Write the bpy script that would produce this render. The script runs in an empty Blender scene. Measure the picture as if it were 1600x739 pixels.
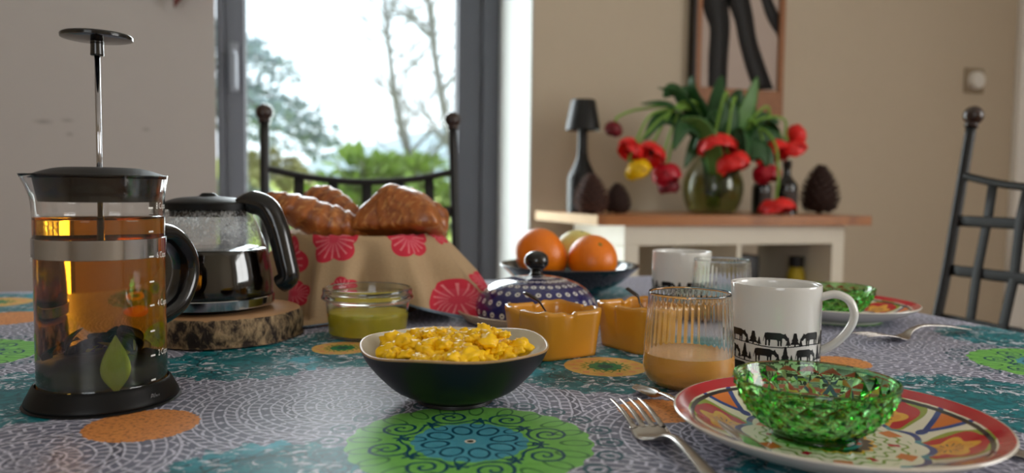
import bpy, bmesh, math, random
import numpy as np
from mathutils import Vector, Matrix, noise
R = math.radians
sin, cos, pi = math.sin, math.cos, math.pi
random.seed(7)
S = bpy.context.scene
COL = S.collection

# ------------------------------------------------------------------ camera
TABLE = 0.72                      # height of the table top
yaw, pitch, roll = R(17.5), R(3.5), R(0.7)
fwd = Vector((sin(yaw)*cos(pitch), cos(yaw)*cos(pitch), -sin(pitch)))
rgt = Vector((cos(yaw), -sin(yaw), 0)); upv = rgt.cross(fwd)
r2 = rgt*cos(roll)+upv*sin(roll); u2 = upv*cos(roll)-rgt*sin(roll)
cam_data = bpy.data.cameras.new('camera'); cam = bpy.data.objects.new('camera', cam_data); COL.objects.link(cam)
cam.matrix_world = Matrix(((r2.x, u2.x, -fwd.x, 0), (r2.y, u2.y, -fwd.y, 0), (r2.z, u2.z, -fwd.z, 0.88), (0, 0, 0, 1)))
cam_data.sensor_width = 36; cam_data.lens = 27.0; cam_data.clip_start = 0.02
cam_data.dof.use_dof = True; cam_data.dof.focus_distance = 0.62; cam_data.dof.aperture_fstop = 4.6
S.camera = cam

# ------------------------------------------------------------------ sky, daylight, exposure
S.view_settings.view_transform = 'Standard'; S.view_settings.look = 'None'
S.view_settings.gamma = 1.0; S.view_settings.use_curve_mapping = False
S.view_settings.exposure = 0.34
S.cycles.max_bounces = 14; S.cycles.transmission_bounces = 12; S.cycles.transparent_max_bounces = 16
S.cycles.glossy_bounces = 5; S.cycles.diffuse_bounces = 4
S.cycles.sample_clamp_indirect = 4.0; S.cycles.caustics_refractive = True; S.cycles.blur_glossy = 0.5
W = bpy.data.worlds.new('sky'); S.world = W; W.use_nodes = True
wt = W.node_tree; wt.nodes.clear()
wo = wt.nodes.new('ShaderNodeOutputWorld'); wb = wt.nodes.new('ShaderNodeBackground')
wtc = wt.nodes.new('ShaderNodeTexCoord'); wn = wt.nodes.new('ShaderNodeTexNoise'); wr = wt.nodes.new('ShaderNodeValToRGB')
wn.inputs['Scale'].default_value = 2.2; wn.inputs['Detail'].default_value = 4
wr.color_ramp.elements[0].position = 0.35; wr.color_ramp.elements[0].color = (0.78, 0.9, 1.0, 1)
wr.color_ramp.elements[1].position = 0.6; wr.color_ramp.elements[1].color = (1, 1, 1, 1)
wt.links.new(wtc.outputs['Generated'], wn.inputs['Vector']); wt.links.new(wn.outputs['Fac'], wr.inputs['Fac'])
wt.links.new(wr.outputs['Color'], wb.inputs['Color']); wt.links.new(wb.outputs[0], wo.inputs[0])
wb.inputs['Strength'].default_value = 1.9

def window_light(name, loc, rot, sx, sy, power, col):
    d = bpy.data.lights.new(name, 'AREA'); d.shape = 'RECTANGLE'; d.size = sx; d.size_y = sy; d.energy = power; d.color = col
    o = bpy.data.objects.new(name, d); COL.objects.link(o); o.location = loc; o.rotation_euler = rot
# daylight by the right window and the glazed garden door, plus an added fill
window_light('daylight_right_window', (3.13, -0.65, 1.5), (0, R(90), 0), 1.2, 1.5, 31, (1.0, 0.98, 0.95))
window_light('added_front_fill', (-1.0, -2.17, 1.5), (R(90), 0, 0), 1.2, 1.2, 8, (1.0, 0.98, 0.95))  # added fill lamp, no window known behind the photographer
window_light('daylight_garden_door', (0.33, 3.0, 1.2), (R(-90), 0, 0), 0.9, 1.9, 40, (0.93, 0.97, 1.0))

# ------------------------------------------------------------------ helpers: objects
def srgb(*c):
    return tuple(((x/255)/12.92 if x/255 <= 0.04045 else ((x/255+0.055)/1.055)**2.4) for x in c)+(1,)

def link(o, parent=None):
    COL.objects.link(o)
    if parent is not None: o.parent = parent
    return o

def thing(name, label, cat, loc=(0, 0, 0), rz=0, group=None):
    o = bpy.data.objects.new(name, None); o.empty_display_size = 0.02; COL.objects.link(o)
    o.location = loc; o.rotation_euler = (0, 0, rz)
    return tag(o, label, cat, group)

def tag(o, label, cat, group=None, kind=None):
    o['label'] = label; o['category'] = cat
    if group: o['group'] = group
    if kind: o['kind'] = kind
    return o

def obj(name, bm, mat, parent=None, smooth=True, loc=None, auto=None):
    bmesh.ops.recalc_face_normals(bm, faces=bm.faces)
    me = bpy.data.meshes.new(name); bm.to_mesh(me); bm.free()
    if mat is not None:
        for m in (mat if isinstance(mat, (list, tuple)) else [mat]): me.materials.append(m)
    if smooth:
        me.shade_smooth()
        if auto is not None: me.set_sharp_from_angle(angle=R(auto))
    o = bpy.data.objects.new(name, me); link(o, parent)
    if loc is not None: o.location = loc
    return o

def struct(name, bm, mat, parent=None, smooth=False):
    o = obj(name, bm, mat, parent, smooth); o['kind'] = 'structure'; return o

def share(name, src, parent, loc=(0, 0, 0), rot=(0, 0, 0), scale=(1, 1, 1)):
    o = bpy.data.objects.new(name, src.data if hasattr(src, 'data') else src); link(o, parent)
    o.location = loc; o.rotation_euler = rot; o.scale = scale; return o

def copy_tree(o, parent=None):
    c = o.copy(); COL.objects.link(c)
    if parent is not None: c.parent = parent
    for ch in list(o.children): copy_tree(ch, c)
    return c

# ------------------------------------------------------------------ helpers: shapes
def BM(): return bmesh.new()

def box(bm, x0, y0, z0, x1, y1, z1, bev=0, M=None):
    r = bmesh.ops.create_cube(bm, size=1)
    vs = r['verts']
    for v in vs:
        v.co = Vector(((x0+x1)/2+v.co.x*(x1-x0), (y0+y1)/2+v.co.y*(y1-y0), (z0+z1)/2+v.co.z*(z1-z0)))
    if bev:
        es = list({e for v in vs for e in v.link_edges})
        r = bmesh.ops.bevel(bm, geom=es, offset=bev, segments=2, affect='EDGES', profile=0.5)
        vs = list({v for f in r['faces'] for v in f.verts} | {v for v in vs if v.is_valid})
    if M is not None:
        bmesh.ops.transform(bm, matrix=M, verts=vs)
    return bm

def crom(pts, k=6):
    """smooth curve through points (any dimension)"""
    P = [Vector(p) for p in pts]; out = []
    for i in range(len(P)-1):
        a, b, c, d = P[max(i-1, 0)], P[i], P[i+1], P[min(i+2, len(P)-1)]
        for j in range(k):
            t = j/k
            out.append(0.5*((2*b)+(c-a)*t+(2*a-5*b+4*c-d)*t*t+(3*b-a-3*c+d)*t**3))
    out.append(P[-1]); return out

def lathe(bm, prof, n=64, f=None, closed=False):
    """f(angle, index, r, z) -> (x, y, z); open ends with r=0 close to a point"""
    rings = []
    for i, (r, z) in enumerate([tuple(p)[:2] for p in prof]):
        if r < 1e-6:
            p = (0, 0, z) if f is None else f(0, i, 0, z)
            rings.append([bm.verts.new(p)])
        else:
            rings.append([bm.verts.new((r*cos(2*pi*k/n), r*sin(2*pi*k/n), z) if f is None else f(2*pi*k/n, i, r, z)) for k in range(n)])
    pairs = list(zip(rings[:-1], rings[1:]))
    if closed: pairs.append((rings[-1], rings[0]))
    for A, B in pairs:
        for k in range(n):
            k2 = (k+1) % n
            if len(A) == 1 and len(B) == 1: continue
            if len(A) == 1: bm.faces.new((A[0], B[k2], B[k]))
            elif len(B) == 1: bm.faces.new((A[k], A[k2], B[0]))
            else: bm.faces.new((A[k], A[k2], B[k2], B[k]))
    return bm

def sweep(bm, path, rad, n=10, flat=1.0, ref=(0, 0, 1), caps=True):
    """tube along path; rad number or list (or list of (a,b)); ref keeps the section's second axis"""
    P = [Vector(p) for p in path]; m = len(P); rings = []
    N = None; ref = Vector(ref)
    for i in range(m):
        t = (P[min(i+1, m-1)]-P[max(i-1, 0)]).normalized()
        if N is None:
            N = t.cross(ref)
            if N.length < 1e-4: N = t.cross(Vector((1, 0.1, 0)))
        else:
            N = N-t*N.dot(t)
        N.normalize(); B = t.cross(N).normalized()
        r = rad[i] if isinstance(rad, list) else rad
        a, b = r if isinstance(r, (tuple, list)) else (r, r*flat)
        rings.append([bm.verts.new(P[i]+N*(a*cos(2*pi*k/n))+B*(b*sin(2*pi*k/n))) for k in range(n)])
    for A, B in zip(rings[:-1], rings[1:]):
        for k in range(n): bm.faces.new((A[k], A[(k+1) % n], B[(k+1) % n], B[k]))
    if caps:
        bm.faces.new(rings[0][::-1]); bm.faces.new(rings[-1])
    return bm

def strip(bm, st, nx=8):
    """blade-like solid; stations (y, z, halfwidth, dish, thickness, xc)"""
    top, bot = [], []
    for (y, z, hw, dish, th, xc) in st:
        rt, rb = [], []
        for k in range(nx+1):
            a = -1+2*k/nx
            zz = z+dish*a*a; h = th/2*(1-0.75*a*a)
            rt.append(bm.verts.new((xc+a*hw, y, zz+h))); rb.append(bm.verts.new((xc+a*hw, y, zz-h)))
        top.append(rt); bot.append(rb)
    m = len(st)
    for i in range(m-1):
        for k in range(nx):
            bm.faces.new((top[i][k], top[i][k+1], top[i+1][k+1], top[i+1][k]))
            bm.faces.new((bot[i][k], bot[i+1][k], bot[i+1][k+1], bot[i][k+1]))
        for k, s in ((0, 1), (nx, -1)):
            q = (top[i][k], top[i+1][k], bot[i+1][k], bot[i][k]); bm.faces.new(q if s == 1 else q[::-1])
    for i in (0, m-1):
        for k in range(nx):
            q = (top[i][k], bot[i][k], bot[i][k+1], top[i][k+1]); bm.faces.new(q if i == 0 else q[::-1])
    return bm

def interp(st, k=5): return [tuple(p) for p in crom_nd(st, k)]
def crom_nd(pts, k):
    P = [np.array(p, float) for p in pts]; out = []
    for i in range(len(P)-1):
        a, b, c, d = P[max(i-1, 0)], P[i], P[i+1], P[min(i+2, len(P)-1)]
        for j in range(k):
            t = j/k
            out.append(0.5*((2*b)+(c-a)*t+(2*a-5*b+4*c-d)*t*t+(3*b-a-3*c+d)*t**3))
    out.append(P[-1]); return out

def ball(bm, c, r, seg=20, sc=(1, 1, 1)):
    q = bmesh.ops.create_uvsphere(bm, u_segments=seg, v_segments=max(8, seg*2//3), radius=r)
    for v in q['verts']: v.co = Vector((v.co.x*sc[0], v.co.y*sc[1], v.co.z*sc[2]))+Vector(c)
    return bm

# ------------------------------------------------------------------ helpers: node expressions
class E:
    """a number flowing through a shader's math nodes"""
    def __init__(s, t, sock): s.t, s.s = t, sock
    def op(s, o, *a, clamp=False):
        n = s.t.nodes.new('ShaderNodeMath'); n.operation = o; n.use_clamp = clamp
        for i, x in enumerate((s,)+a):
            if isinstance(x, E): s.t.links.new(x.s, n.inputs[i])
            else: n.inputs[i].default_value = x
        return E(s.t, n.outputs[0])
    def __add__(s, o): return s.op('ADD', o)
    __radd__ = __add__
    def __mul__(s, o): return s.op('MULTIPLY', o)
    __rmul__ = __mul__
    def __sub__(s, o): return s.op('SUBTRACT', o)
    def __rsub__(s, o): return (s*-1.0)+o
    def __truediv__(s, o): return s.op('DIVIDE', o)
    def __lt__(s, o): return s.op('LESS_THAN', o)
    def __gt__(s, o): return s.op('GREATER_THAN', o)
    def sin(s): return s.op('SINE')
    def cos(s): return s.op('COSINE')
    def abs(s): return s.op('ABSOLUTE')
    def frac(s): return s.op('FRACT')
    def floor(s): return s.op('FLOOR')
    def sqrt(s): return s.op('SQRT')
    def mod(s, o): return s.op('FLOORED_MODULO', o)
    def min(s, o): return s.op('MINIMUM', o)
    def max(s, o): return s.op('MAXIMUM', o)
    def pow(s, o): return s.op('POWER', o)
    def sat(s): return s.op('ADD', 0.0, clamp=True)
    def atan2(s, o): return s.op('ARCTAN2', o)
    def inv(s): return 1.0-s
    def sel(s, a, b):                       # s=1 -> a, s=0 -> b
        return s*a+s.inv()*b
    def band(s, a, b): return (s > a)*(s < b)

def new_mat(name):
    m = bpy.data.materials.new(name); m.use_nodes = True
    t = m.node_tree; p = t.nodes['Principled BSDF']
    return m, t, p

def coords(t, kind='Object'):
    n = t.nodes.new('ShaderNodeTexCoord'); s = t.nodes.new('ShaderNodeSeparateXYZ')
    t.links.new(n.outputs[kind], s.inputs[0])
    return E(t, s.outputs[0]), E(t, s.outputs[1]), E(t, s.outputs[2]), n.outputs[kind]

def noise_e(t, vec, scale, detail=3, rough=0.55, dist=0.0):
    n = t.nodes.new('ShaderNodeTexNoise'); n.inputs['Scale'].default_value = scale; n.inputs['Detail'].default_value = detail
    n.inputs['Roughness'].default_value = rough; n.inputs['Distortion'].default_value = dist
    if vec is not None: t.links.new(vec, n.inputs['Vector'])
    return E(t, n.outputs['Fac'])

def combine(t, x, y, z=0.0):
    n = t.nodes.new('ShaderNodeCombineXYZ')
    for i, v in enumerate((x, y, z)):
        if isinstance(v, E): t.links.new(v.s, n.inputs[i])
        else: n.inputs[i].default_value = v
    return n.outputs[0]

def cmix(t, fac, a, b):
    """colour a where fac=0, b where fac=1"""
    n = t.nodes.new('ShaderNodeMix'); n.data_type = 'RGBA'
    for v, s in ((fac, n.inputs[0]), (a, n.inputs[6]), (b, n.inputs[7])):
        if isinstance(v, E): t.links.new(v.s, s)
        elif isinstance(v, bpy.types.NodeSocket): t.links.new(v, s)
        else: s.default_value = v
    return n.outputs[2]

def bump(t, p, h, strength=0.3, dist=0.001):
    n = t.nodes.new('ShaderNodeBump'); n.inputs['Strength'].default_value = strength; n.inputs['Distance'].default_value = dist
    t.links.new(h.s if isinstance(h, E) else h, n.inputs['Height']); t.links.new(n.outputs[0], p.inputs['Normal'])

def plain(name, col, rough=0.5, metal=0.0, spec=0.5, var=0.12, scale=30, bumpy=0.0, coat=0.0, trans=0.0, ior=1.45):
    """a painted, glazed or metal surface with slight mottling"""
    m, t, p = new_mat(name)
    x, y, z, v = coords(t)
    n = noise_e(t, v, scale, 4)
    c = srgb(*col)
    lo = tuple(k*(1-var) for k in c[:3])+(1,); hi = tuple(min(1, k*(1+var)) for k in c[:3])+(1,)
    t.links.new(cmix(t, n, lo, hi), p.inputs['Base Color'])
    p.inputs['Roughness'].default_value = rough; p.inputs['Metallic'].default_value = metal
    p.inputs['Specular IOR Level'].default_value = spec; p.inputs['Coat Weight'].default_value = coat
    p.inputs['Coat Roughness'].default_value = 0.08
    p.inputs['Transmission Weight'].default_value = trans; p.inputs['IOR'].default_value = ior
    if bumpy: bump(t, p, n, bumpy)
    return m

def glass(name, col=(255, 255, 255), rough=0.0, ior=1.45):
    m, t, p = new_mat(name)
    p.inputs['Base Color'].default_value = srgb(*col); p.inputs['Roughness'].default_value = rough
    p.inputs['Transmission Weight'].default_value = 1.0; p.inputs['IOR'].default_value = ior
    return m

def thin_glass(name, col=(255, 255, 255), tint=1.0):
    """window or thin-walled glass: see-through with a fresnel reflection"""
    m, t, p = new_mat(name); t.nodes.remove(p)
    out = t.nodes['Material Output']
    a = t.nodes.new('ShaderNodeBsdfTransparent'); a.inputs[0].default_value = srgb(*col)
    b = t.nodes.new('ShaderNodeBsdfGlossy'); b.inputs['Roughness'].default_value = 0.02
    w = t.nodes.new('ShaderNodeLayerWeight'); w.inputs['Blend'].default_value = 0.5
    f = E(t, w.outputs['Facing']).pow(5.0)*0.9*tint+0.045
    mx = t.nodes.new('ShaderNodeMixShader')
    t.links.new(f.s, mx.inputs[0]); t.links.new(a.outputs[0], mx.inputs[1]); t.links.new(b.outputs[0], mx.inputs[2])
    t.links.new(mx.outputs[0], out.inputs[0]); return m

def absorbing(name, tint, dens, col=(255, 255, 255), ior=1.33):
    m = glass(name, col, 0.0, ior); t = m.node_tree
    a = t.nodes.new('ShaderNodeVolumeAbsorption'); a.inputs['Color'].default_value = tint+(1,); a.inputs['Density'].default_value = dens
    t.links.new(a.outputs[0], t.nodes['Material Output'].inputs['Volume']); return m


# ================================================================== SETTING
VB, VO, FL, CE = 2.44, 2.83, 0.0, 2.5          # inner face of the back wall, door plane, floor, ceiling
UL, UR, VF = -2.6, 3.15, -2.2

def wall_mat(name, a, b, marks=False):
    m, t, p = new_mat(name)
    x, y, z, v = coords(t)
    n1 = noise_e(t, v, 1.3, 3); n2 = noise_e(t, v, 22, 6, 0.65)
    c = cmix(t, n1*0.6+n2*0.4, srgb(*a), srgb(*b))
    if marks:                                   # two old filled dents in the plaster
        g = noise_e(t, v, 30, 4)
        for (mx, mz, sx, sz) in ((-0.60, 1.052, 0.028, 0.007), (-0.54, 1.058, 0.02, 0.006), (-0.535, 1.02, 0.012, 0.006), (-0.34, 1.04, 0.012, 0.005)):
            d = (((x-mx)/sx)*((x-mx)/sx)+((z-mz)/sz)*((z-mz)/sz)).sqrt()
            c = cmix(t, ((1.6-d-g)*0.8).sat()*0.55, c, srgb(84, 74, 68))
    t.links.new(c, p.inputs['Base Color']); p.inputs['Roughness'].default_value = 0.85
    bump(t, p, n2, 0.25, 0.002)
    return m
M_wall = wall_mat('beige_plaster', (190, 176, 155), (202, 188, 167))
M_taupe = wall_mat('taupe_plaster', (186, 181, 178), (196, 191, 188), True)
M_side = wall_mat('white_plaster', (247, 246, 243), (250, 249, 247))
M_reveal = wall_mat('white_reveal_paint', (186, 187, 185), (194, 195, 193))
M_ceil = wall_mat('ceiling_paint', (225, 221, 213), (232, 229, 222))

def floor_mat():
    m, t, p = new_mat('oak_floor')
    x, y, z, v = coords(t)
    g = noise_e(t, combine(t, x*2.5, y*26.0, z), 1.0, 5)
    t.links.new(cmix(t, g, srgb(112, 76, 46), srgb(150, 106, 68)), p.inputs['Base Color'])
    p.inputs['Roughness'].default_value = 0.45; return m
M_floor = floor_mat()

bm = BM(); PL = [(UL, VB), (-0.150, VB), (-0.176, VO), (UL, VO)]
lo = [bm.verts.new((a, b, FL)) for a, b in PL]; hi = [bm.verts.new((a, b, CE)) for a, b in PL]; bm.faces.new(lo); bm.faces.new(hi)
for k in range(4): bm.faces.new((lo[k], lo[(k+1) % 4], hi[(k+1) % 4], hi[k]))
struct('wall_door_side', bm, M_taupe)
bm = BM(); box(bm, 0.835, VB, FL, UR+.3, VO, CE); box(bm, -0.176, VB, 2.16, 0.835, VO, CE)
struct('wall_back', bm, M_wall)
bm = BM(); box(bm, UL-.3, VF-.3, FL, UL, VO, CE); struct('wall_left', bm, M_wall)
bm = BM(); box(bm, UR, VF-.3, FL, UR+.3, -1.5, CE); box(bm, UR, 0.2, FL, UR+.3, VB, CE); box(bm, UR, -1.5, FL, UR+.3, 0.2, 0.85); box(bm, UR, -1.5, 2.2, UR+.3, 0.2, CE)
struct('wall_right', bm, M_side)
bm = BM(); box(bm, UL, VF-.3, FL, -1.65, VF, CE); box(bm, -.35, VF-.3, FL, UR, VF, CE); box(bm, -1.65, VF-.3, FL, -.35, VF, 0.85); box(bm, -1.65, VF-.3, 2.15, -.35, VF, CE)
struct('wall_front', bm, M_wall)
bm = BM(); box(bm, UL-.3, VF-.3, CE, UR+.3, VO, CE+.15); struct('ceiling', bm, M_ceil)
fl = struct('floor', (lambda b: box(b, UL-.3, VF-.3, -.2, UR+.3, VO+.1, -.012))(BM()), M_floor)
bm = BM(); box(bm, UL, -.08, -.006, UL+.9, .08, .006, bev=.003); pk = None
for j in range(24):                            # floorboards, laid along the room
    for i in range(4):
        L = 1.38; x0 = UL+i*1.5-(j % 2)*0.7; y0 = VF+j*0.21
        if pk is None:
            b2 = BM(); box(b2, -.745, -.1025, -.012, .745, .1025, 0, bev=.002); pk = obj('floorboard', b2, M_floor, fl, smooth=False); pk.location = (x0+.75, y0+.1, 0)
        else: share('floorboard', pk, fl, (x0+.75, y0+.1, 0))
bm.free()
# white lining of the deep door opening, a thin coat of plaster on each reveal
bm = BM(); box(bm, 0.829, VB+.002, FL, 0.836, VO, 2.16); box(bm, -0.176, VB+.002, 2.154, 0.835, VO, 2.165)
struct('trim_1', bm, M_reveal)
bm = BM(); box(bm, 2.938, VB-.03, FL, UR, VB, CE-.001, bev=.003); struct('trim_2', bm, M_side)

# garden door: grey frame, leaf with one tall pane
M_grey = plain('grey_door_lacquer', (92, 94, 103), 0.42, var=0.06, scale=8)
M_greyd = plain('grey_rubber_seal', (40, 41, 45), 0.6)
M_pane = thin_glass('window_glass', (252, 255, 255))
door = bpy.data.objects.new('door_1', None); COL.objects.link(door); door['kind'] = 'structure'
bm = BM(); box(bm, -0.17, VO-.02, 0, -0.145, VO+.09, 2.154, bev=.003); box(bm, 0.765, VO-.02, 0, 0.829, VO+.09, 2.154, bev=.003)
box(bm, -0.145, VO-.02, 2.1, 0.765, VO+.09, 2.154, bev=.003)
struct('door_frame', bm, M_grey, door)
bm = BM()
box(bm, -0.145, VO, 0.012, -0.078, VO+.07, 2.098, bev=.004); box(bm, 0.672, VO, 0.012, 0.763, VO+.07, 2.098, bev=.004)
box(bm, -0.078, VO, 2.02, 0.672, VO+.07, 2.098, bev=.004); box(bm, -0.078, VO, 0.012, 0.672, VO+.07, 0.12, bev=.004)
struct('door_leaf', bm, M_grey, door)
bm = BM(); box(bm, -0.082, VO+.028, 0.116, 0.676, VO+.04, 2.024); struct('glass_pane', bm, M_pane, door)
bm = BM()
for a in ((-0.082, 0.116, -0.074, 2.024), (0.668, 0.116, 0.676, 2.024)): box(bm, a[0], VO+.02, a[1], a[2], VO+.05, a[3])
struct('glass_seal', bm, M_greyd, door)
M_steel = plain('satin_grey_handle', (128, 130, 138), 0.4, 0.6, var=0.05)
bm = BM(); box(bm, -0.13, VO-.012, 1.2, -0.1, VO, 1.37, bev=.004)
sweep(bm, [(-0.115, VO-.01, 1.33), (-0.115, VO-.05, 1.33), (-0.112, VO-.056, 1.32), (-0.112, VO-.056, 1.21)], 0.009, 10)
struct('door_handle', bm, M_steel, door)
# added window behind the photographer, and the window to the right
for nm, rot, ps in (('added_window_1', 0, [(-1.65, VF-.2, .85, -.35, VF-.14, 2.15)]), ('window_2', 1, [(UR+.14, -1.5, .85, UR+.2, .2, 2.2)])):
    x0, y0, z0, x1, y1, z1 = ps[0]; b2 = BM(); f = .06
    if rot == 0:
        box(b2, x0, y0, z0, x0+f, y1, z1); box(b2, x1-f, y0, z0, x1, y1, z1); box(b2, x0, y0, z0, x1, y1, z0+f); box(b2, x0, y0, z1-f, x1, y1, z1); box(b2, -1.03, y0, z0, -.97, y1, z1)
    else:
        box(b2, x0, y0, z0, x1, y0+f, z1); box(b2, x0, y1-f, z0, x1, y1, z1); box(b2, x0, y0, z0, x1, y1, z0+f); box(b2, x0, y0, z1-f, x1, y1, z1); box(b2, x0, -.68, z0, x1, -.62, z1)
    struct(nm, b2, M_side)

# dimmer on the back wall, ornament, picture
M_white = plain('white_plastic', (228, 226, 220), 0.35, var=0.03)
M_plate = plain('aged_switch_plate', (150, 134, 112), 0.4, var=0.06)
t_ = thing('dimmer_switch', 'round white dimmer knob on a square plate on the beige wall above the right chair', 'switch', (2.72, VB, 1.342))
bm = BM(); box(bm, -.05, -.008, -.05, .05, 0, .05, bev=.003); obj('switch_plate', bm, M_plate, t_)
bm = BM(); lathe(bm, [(0, .03), (.03, .03), (.034, .026), (.036, .008), (.036, .006), (0, .006)], 36, f=lambda a, i, r, z: (r*cos(a), -z, r*sin(a)))
obj('knob', bm, M_white, t_, auto=40)

M_leafred = plain('dried_red_paper', (112, 62, 58), 0.7, var=0.25)
t_ = thing('hanging_ornament', 'brownish red pointed leaf ornament hanging on the wall beside the garden door', 'ornament', (-0.215, VB-.004, 1.497))
for k, (a, l) in enumerate(((200, .11), (158, .075), (232, .1), (300, .12), (20, .12), (90, .12))):
    bm = BM(); strip(bm, interp([(0, 0, .004, .002, .003, 0), (l*.45, .004, .022, .012, .003, 0), (l*.8, .002, .01, .008, .003, 0), (l, 0, .001, 0, .002, 0)], 4), 4)
    o = obj('leaf', bm, M_leafred, t_); o.rotation_euler = (R(90), R(a-180), 0); o.location = (0, -.012-.004*k, 0)
bm = BM(); ball(bm, (0, -.012, 0), .014, 12); obj('centre_bead', bm, M_leafred, t_)

M_frame = plain('picture_frame_wood', (152, 100, 62), 0.5, var=0.3, scale=60)
M_fdark = plain('picture_frame_edge', (36, 27, 22), 0.5)
M_canvas = plain('picture_ground', (186, 170, 160), 0.8, var=0.06, scale=25)
M_ink = plain('black_paint', (22, 21, 22), 0.6)
pic = thing('framed_picture', 'wood-framed picture with bold black strokes above the tulips', 'picture', (1.61, VB, 1.155))
W0, W1, H0, H1 = -.185, .185, 0, .72
def fpiece(n, a, m=M_frame):
    b2 = BM(); box(b2, *a, bev=.002); return obj(n, b2, m, pic, smooth=False)
fpiece('frame_rail', (W0, -.03, H0, W1, -.004, H0+.095)); fpiece('frame_rail', (W0, -.03, H1-.05, W1, -.004, H1))
fpiece('frame_stile', (W0+.002, -.03, H0+.095, W0+.026, -.004, H1-.05)); fpiece('frame_stile', (W1-.022, -.03, H0+.095, W1, -.004, H1-.05))
fpiece('frame_side', (W0-.012, -.04, H0, W0, -.0, H1), M_fdark)
fpiece('canvas', (W0+.02, -.018, H0+.09, W1-.02, -.008, H1-.04), M_canvas)
def stroke(pts, ws):
    b2 = BM(); P = [np.array(p[:2]) for p in pts]; L = []
    Q = crom_nd([tuple(p)+(w,) for p, w in zip(pts, ws)], 6)
    for i, q in enumerate(Q):
        d = Q[min(i+1, len(Q)-1)]-Q[max(i-1, 0)]; nrm = np.array((-d[1], d[0])); nrm = nrm/np.linalg.norm(nrm)
        pair = []
        for s_ in (1, -1):
            c = q[:2]+nrm*q[2]*s_
            x = min(max(c[0], W0+.027), W1-.023); z = min(max(c[1], H0+.096), H1-.051)
            pair.append((b2.verts.new((x, -.0185, z)), b2.verts.new((x, -.0175, z))))
        L.append(pair)
    for a, b in zip(L[:-1], L[1:]):
        b2.faces.new((a[0][0], a[1][0], b[1][0], b[0][0])); b2.faces.new((a[0][1], b[0][1], b[1][1], a[1][1]))
        for k in (0, 1): b2.faces.new((a[k][0], b[k][0], b[k][1], a[k][1]))
    return obj('painted_stroke', b2, M_ink, pic)
stroke([(-.085, .09), (-.085, .2), (-.082, .31), (-.1, .4), (-.06, .5)], [.038, .040, .042, .056, .06])
stroke([(.115, .085), (.07, .18), (.035, .27), (.015, .35), (-.02, .44)], [.040, .040, .038, .040, .05])
stroke([(.2, .28), (.14, .36), (.1, .44), (.06, .54)], [.018, .026, .022, .02])
stroke([(-.06, .5), (-.02, .55), (.03, .52), (.06, .58)], [.05, .045, .04, .03])

# ------------------------------------------------------------------ garden beyond the door
def foliage_mat(name, a, b, rough=0.6):
    m, t, p = new_mat(name); x, y, z, v = coords(t)
    t.links.new(cmix(t, noise_e(t, v, 3.0, 4), srgb(*a), srgb(*b)), p.inputs['Base Color']); p.inputs['Roughness'].default_value = rough
    p.inputs['Subsurface Weight'].default_value = 0.0
    return m
M_lawn = foliage_mat('lawn_grass', (160, 186, 58), (196, 208, 96))
M_field = foliage_mat('far_field', (186, 190, 140), (205, 206, 165))
M_bark2 = plain('overexposed_bark', (128, 128, 130), 0.8, var=0.2, scale=10)  # bark paled, the overexposed look is put into its colour
M_hazy = foliage_mat('hazy_needles', (136, 158, 166), (158, 176, 182))  # bright outdoor haze put into the needle colour
M_shrub = foliage_mat('rhododendron_leaf', (72, 112, 40), (142, 170, 76))
M_hedge = foliage_mat('pale_hedge', (150, 150, 100), (176, 172, 122))
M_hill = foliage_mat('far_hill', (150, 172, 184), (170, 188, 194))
def gz(x, y):
    g = -.25+max(0, y-5)*.062
    return g+1.25*math.exp(-((x+3.2)/3.4)**2-((y-19)/6)**2)
bm = BM(); G = [[bm.verts.new((-16+1.0*i, VO+.35+.75*j, gz(-16+1.0*i, VO+.35+.75*j))) for j in range(34)] for i in range(42)]
for i in range(41):
    for j in range(33): bm.faces.new((G[i][j], G[i+1][j], G[i+1][j+1], G[i][j+1]))
lawn = struct('lawn', bm, M_lawn, smooth=True)
bm = BM()
for k in range(2600):
    x, y = random.uniform(-3, 7), random.uniform(6.5, 13); h = random.uniform(.05, .12)
    d = Vector((random.uniform(-.05, .05), random.uniform(-.05, .05), h)); a = random.random()*6.3; w = Vector((cos(a)*.012, sin(a)*.012, 0))
    p0 = Vector((x, y, gz(x, y))); bm.faces.new([bm.verts.new(p0-w), bm.verts.new(p0+w), bm.verts.new(p0+d)])
tag(obj('grass', bm, M_lawn, None, smooth=False), 'short yellow green grass outside the garden door', 'grass', kind='stuff')
bm = BM(); bmesh.ops.create_grid(bm, x_segments=40, y_segments=6, size=1)
for v in bm.verts:
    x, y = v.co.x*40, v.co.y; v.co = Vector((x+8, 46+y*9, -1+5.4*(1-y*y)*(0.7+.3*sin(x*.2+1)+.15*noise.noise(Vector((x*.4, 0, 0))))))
struct('hills', bm, M_hill)

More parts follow.
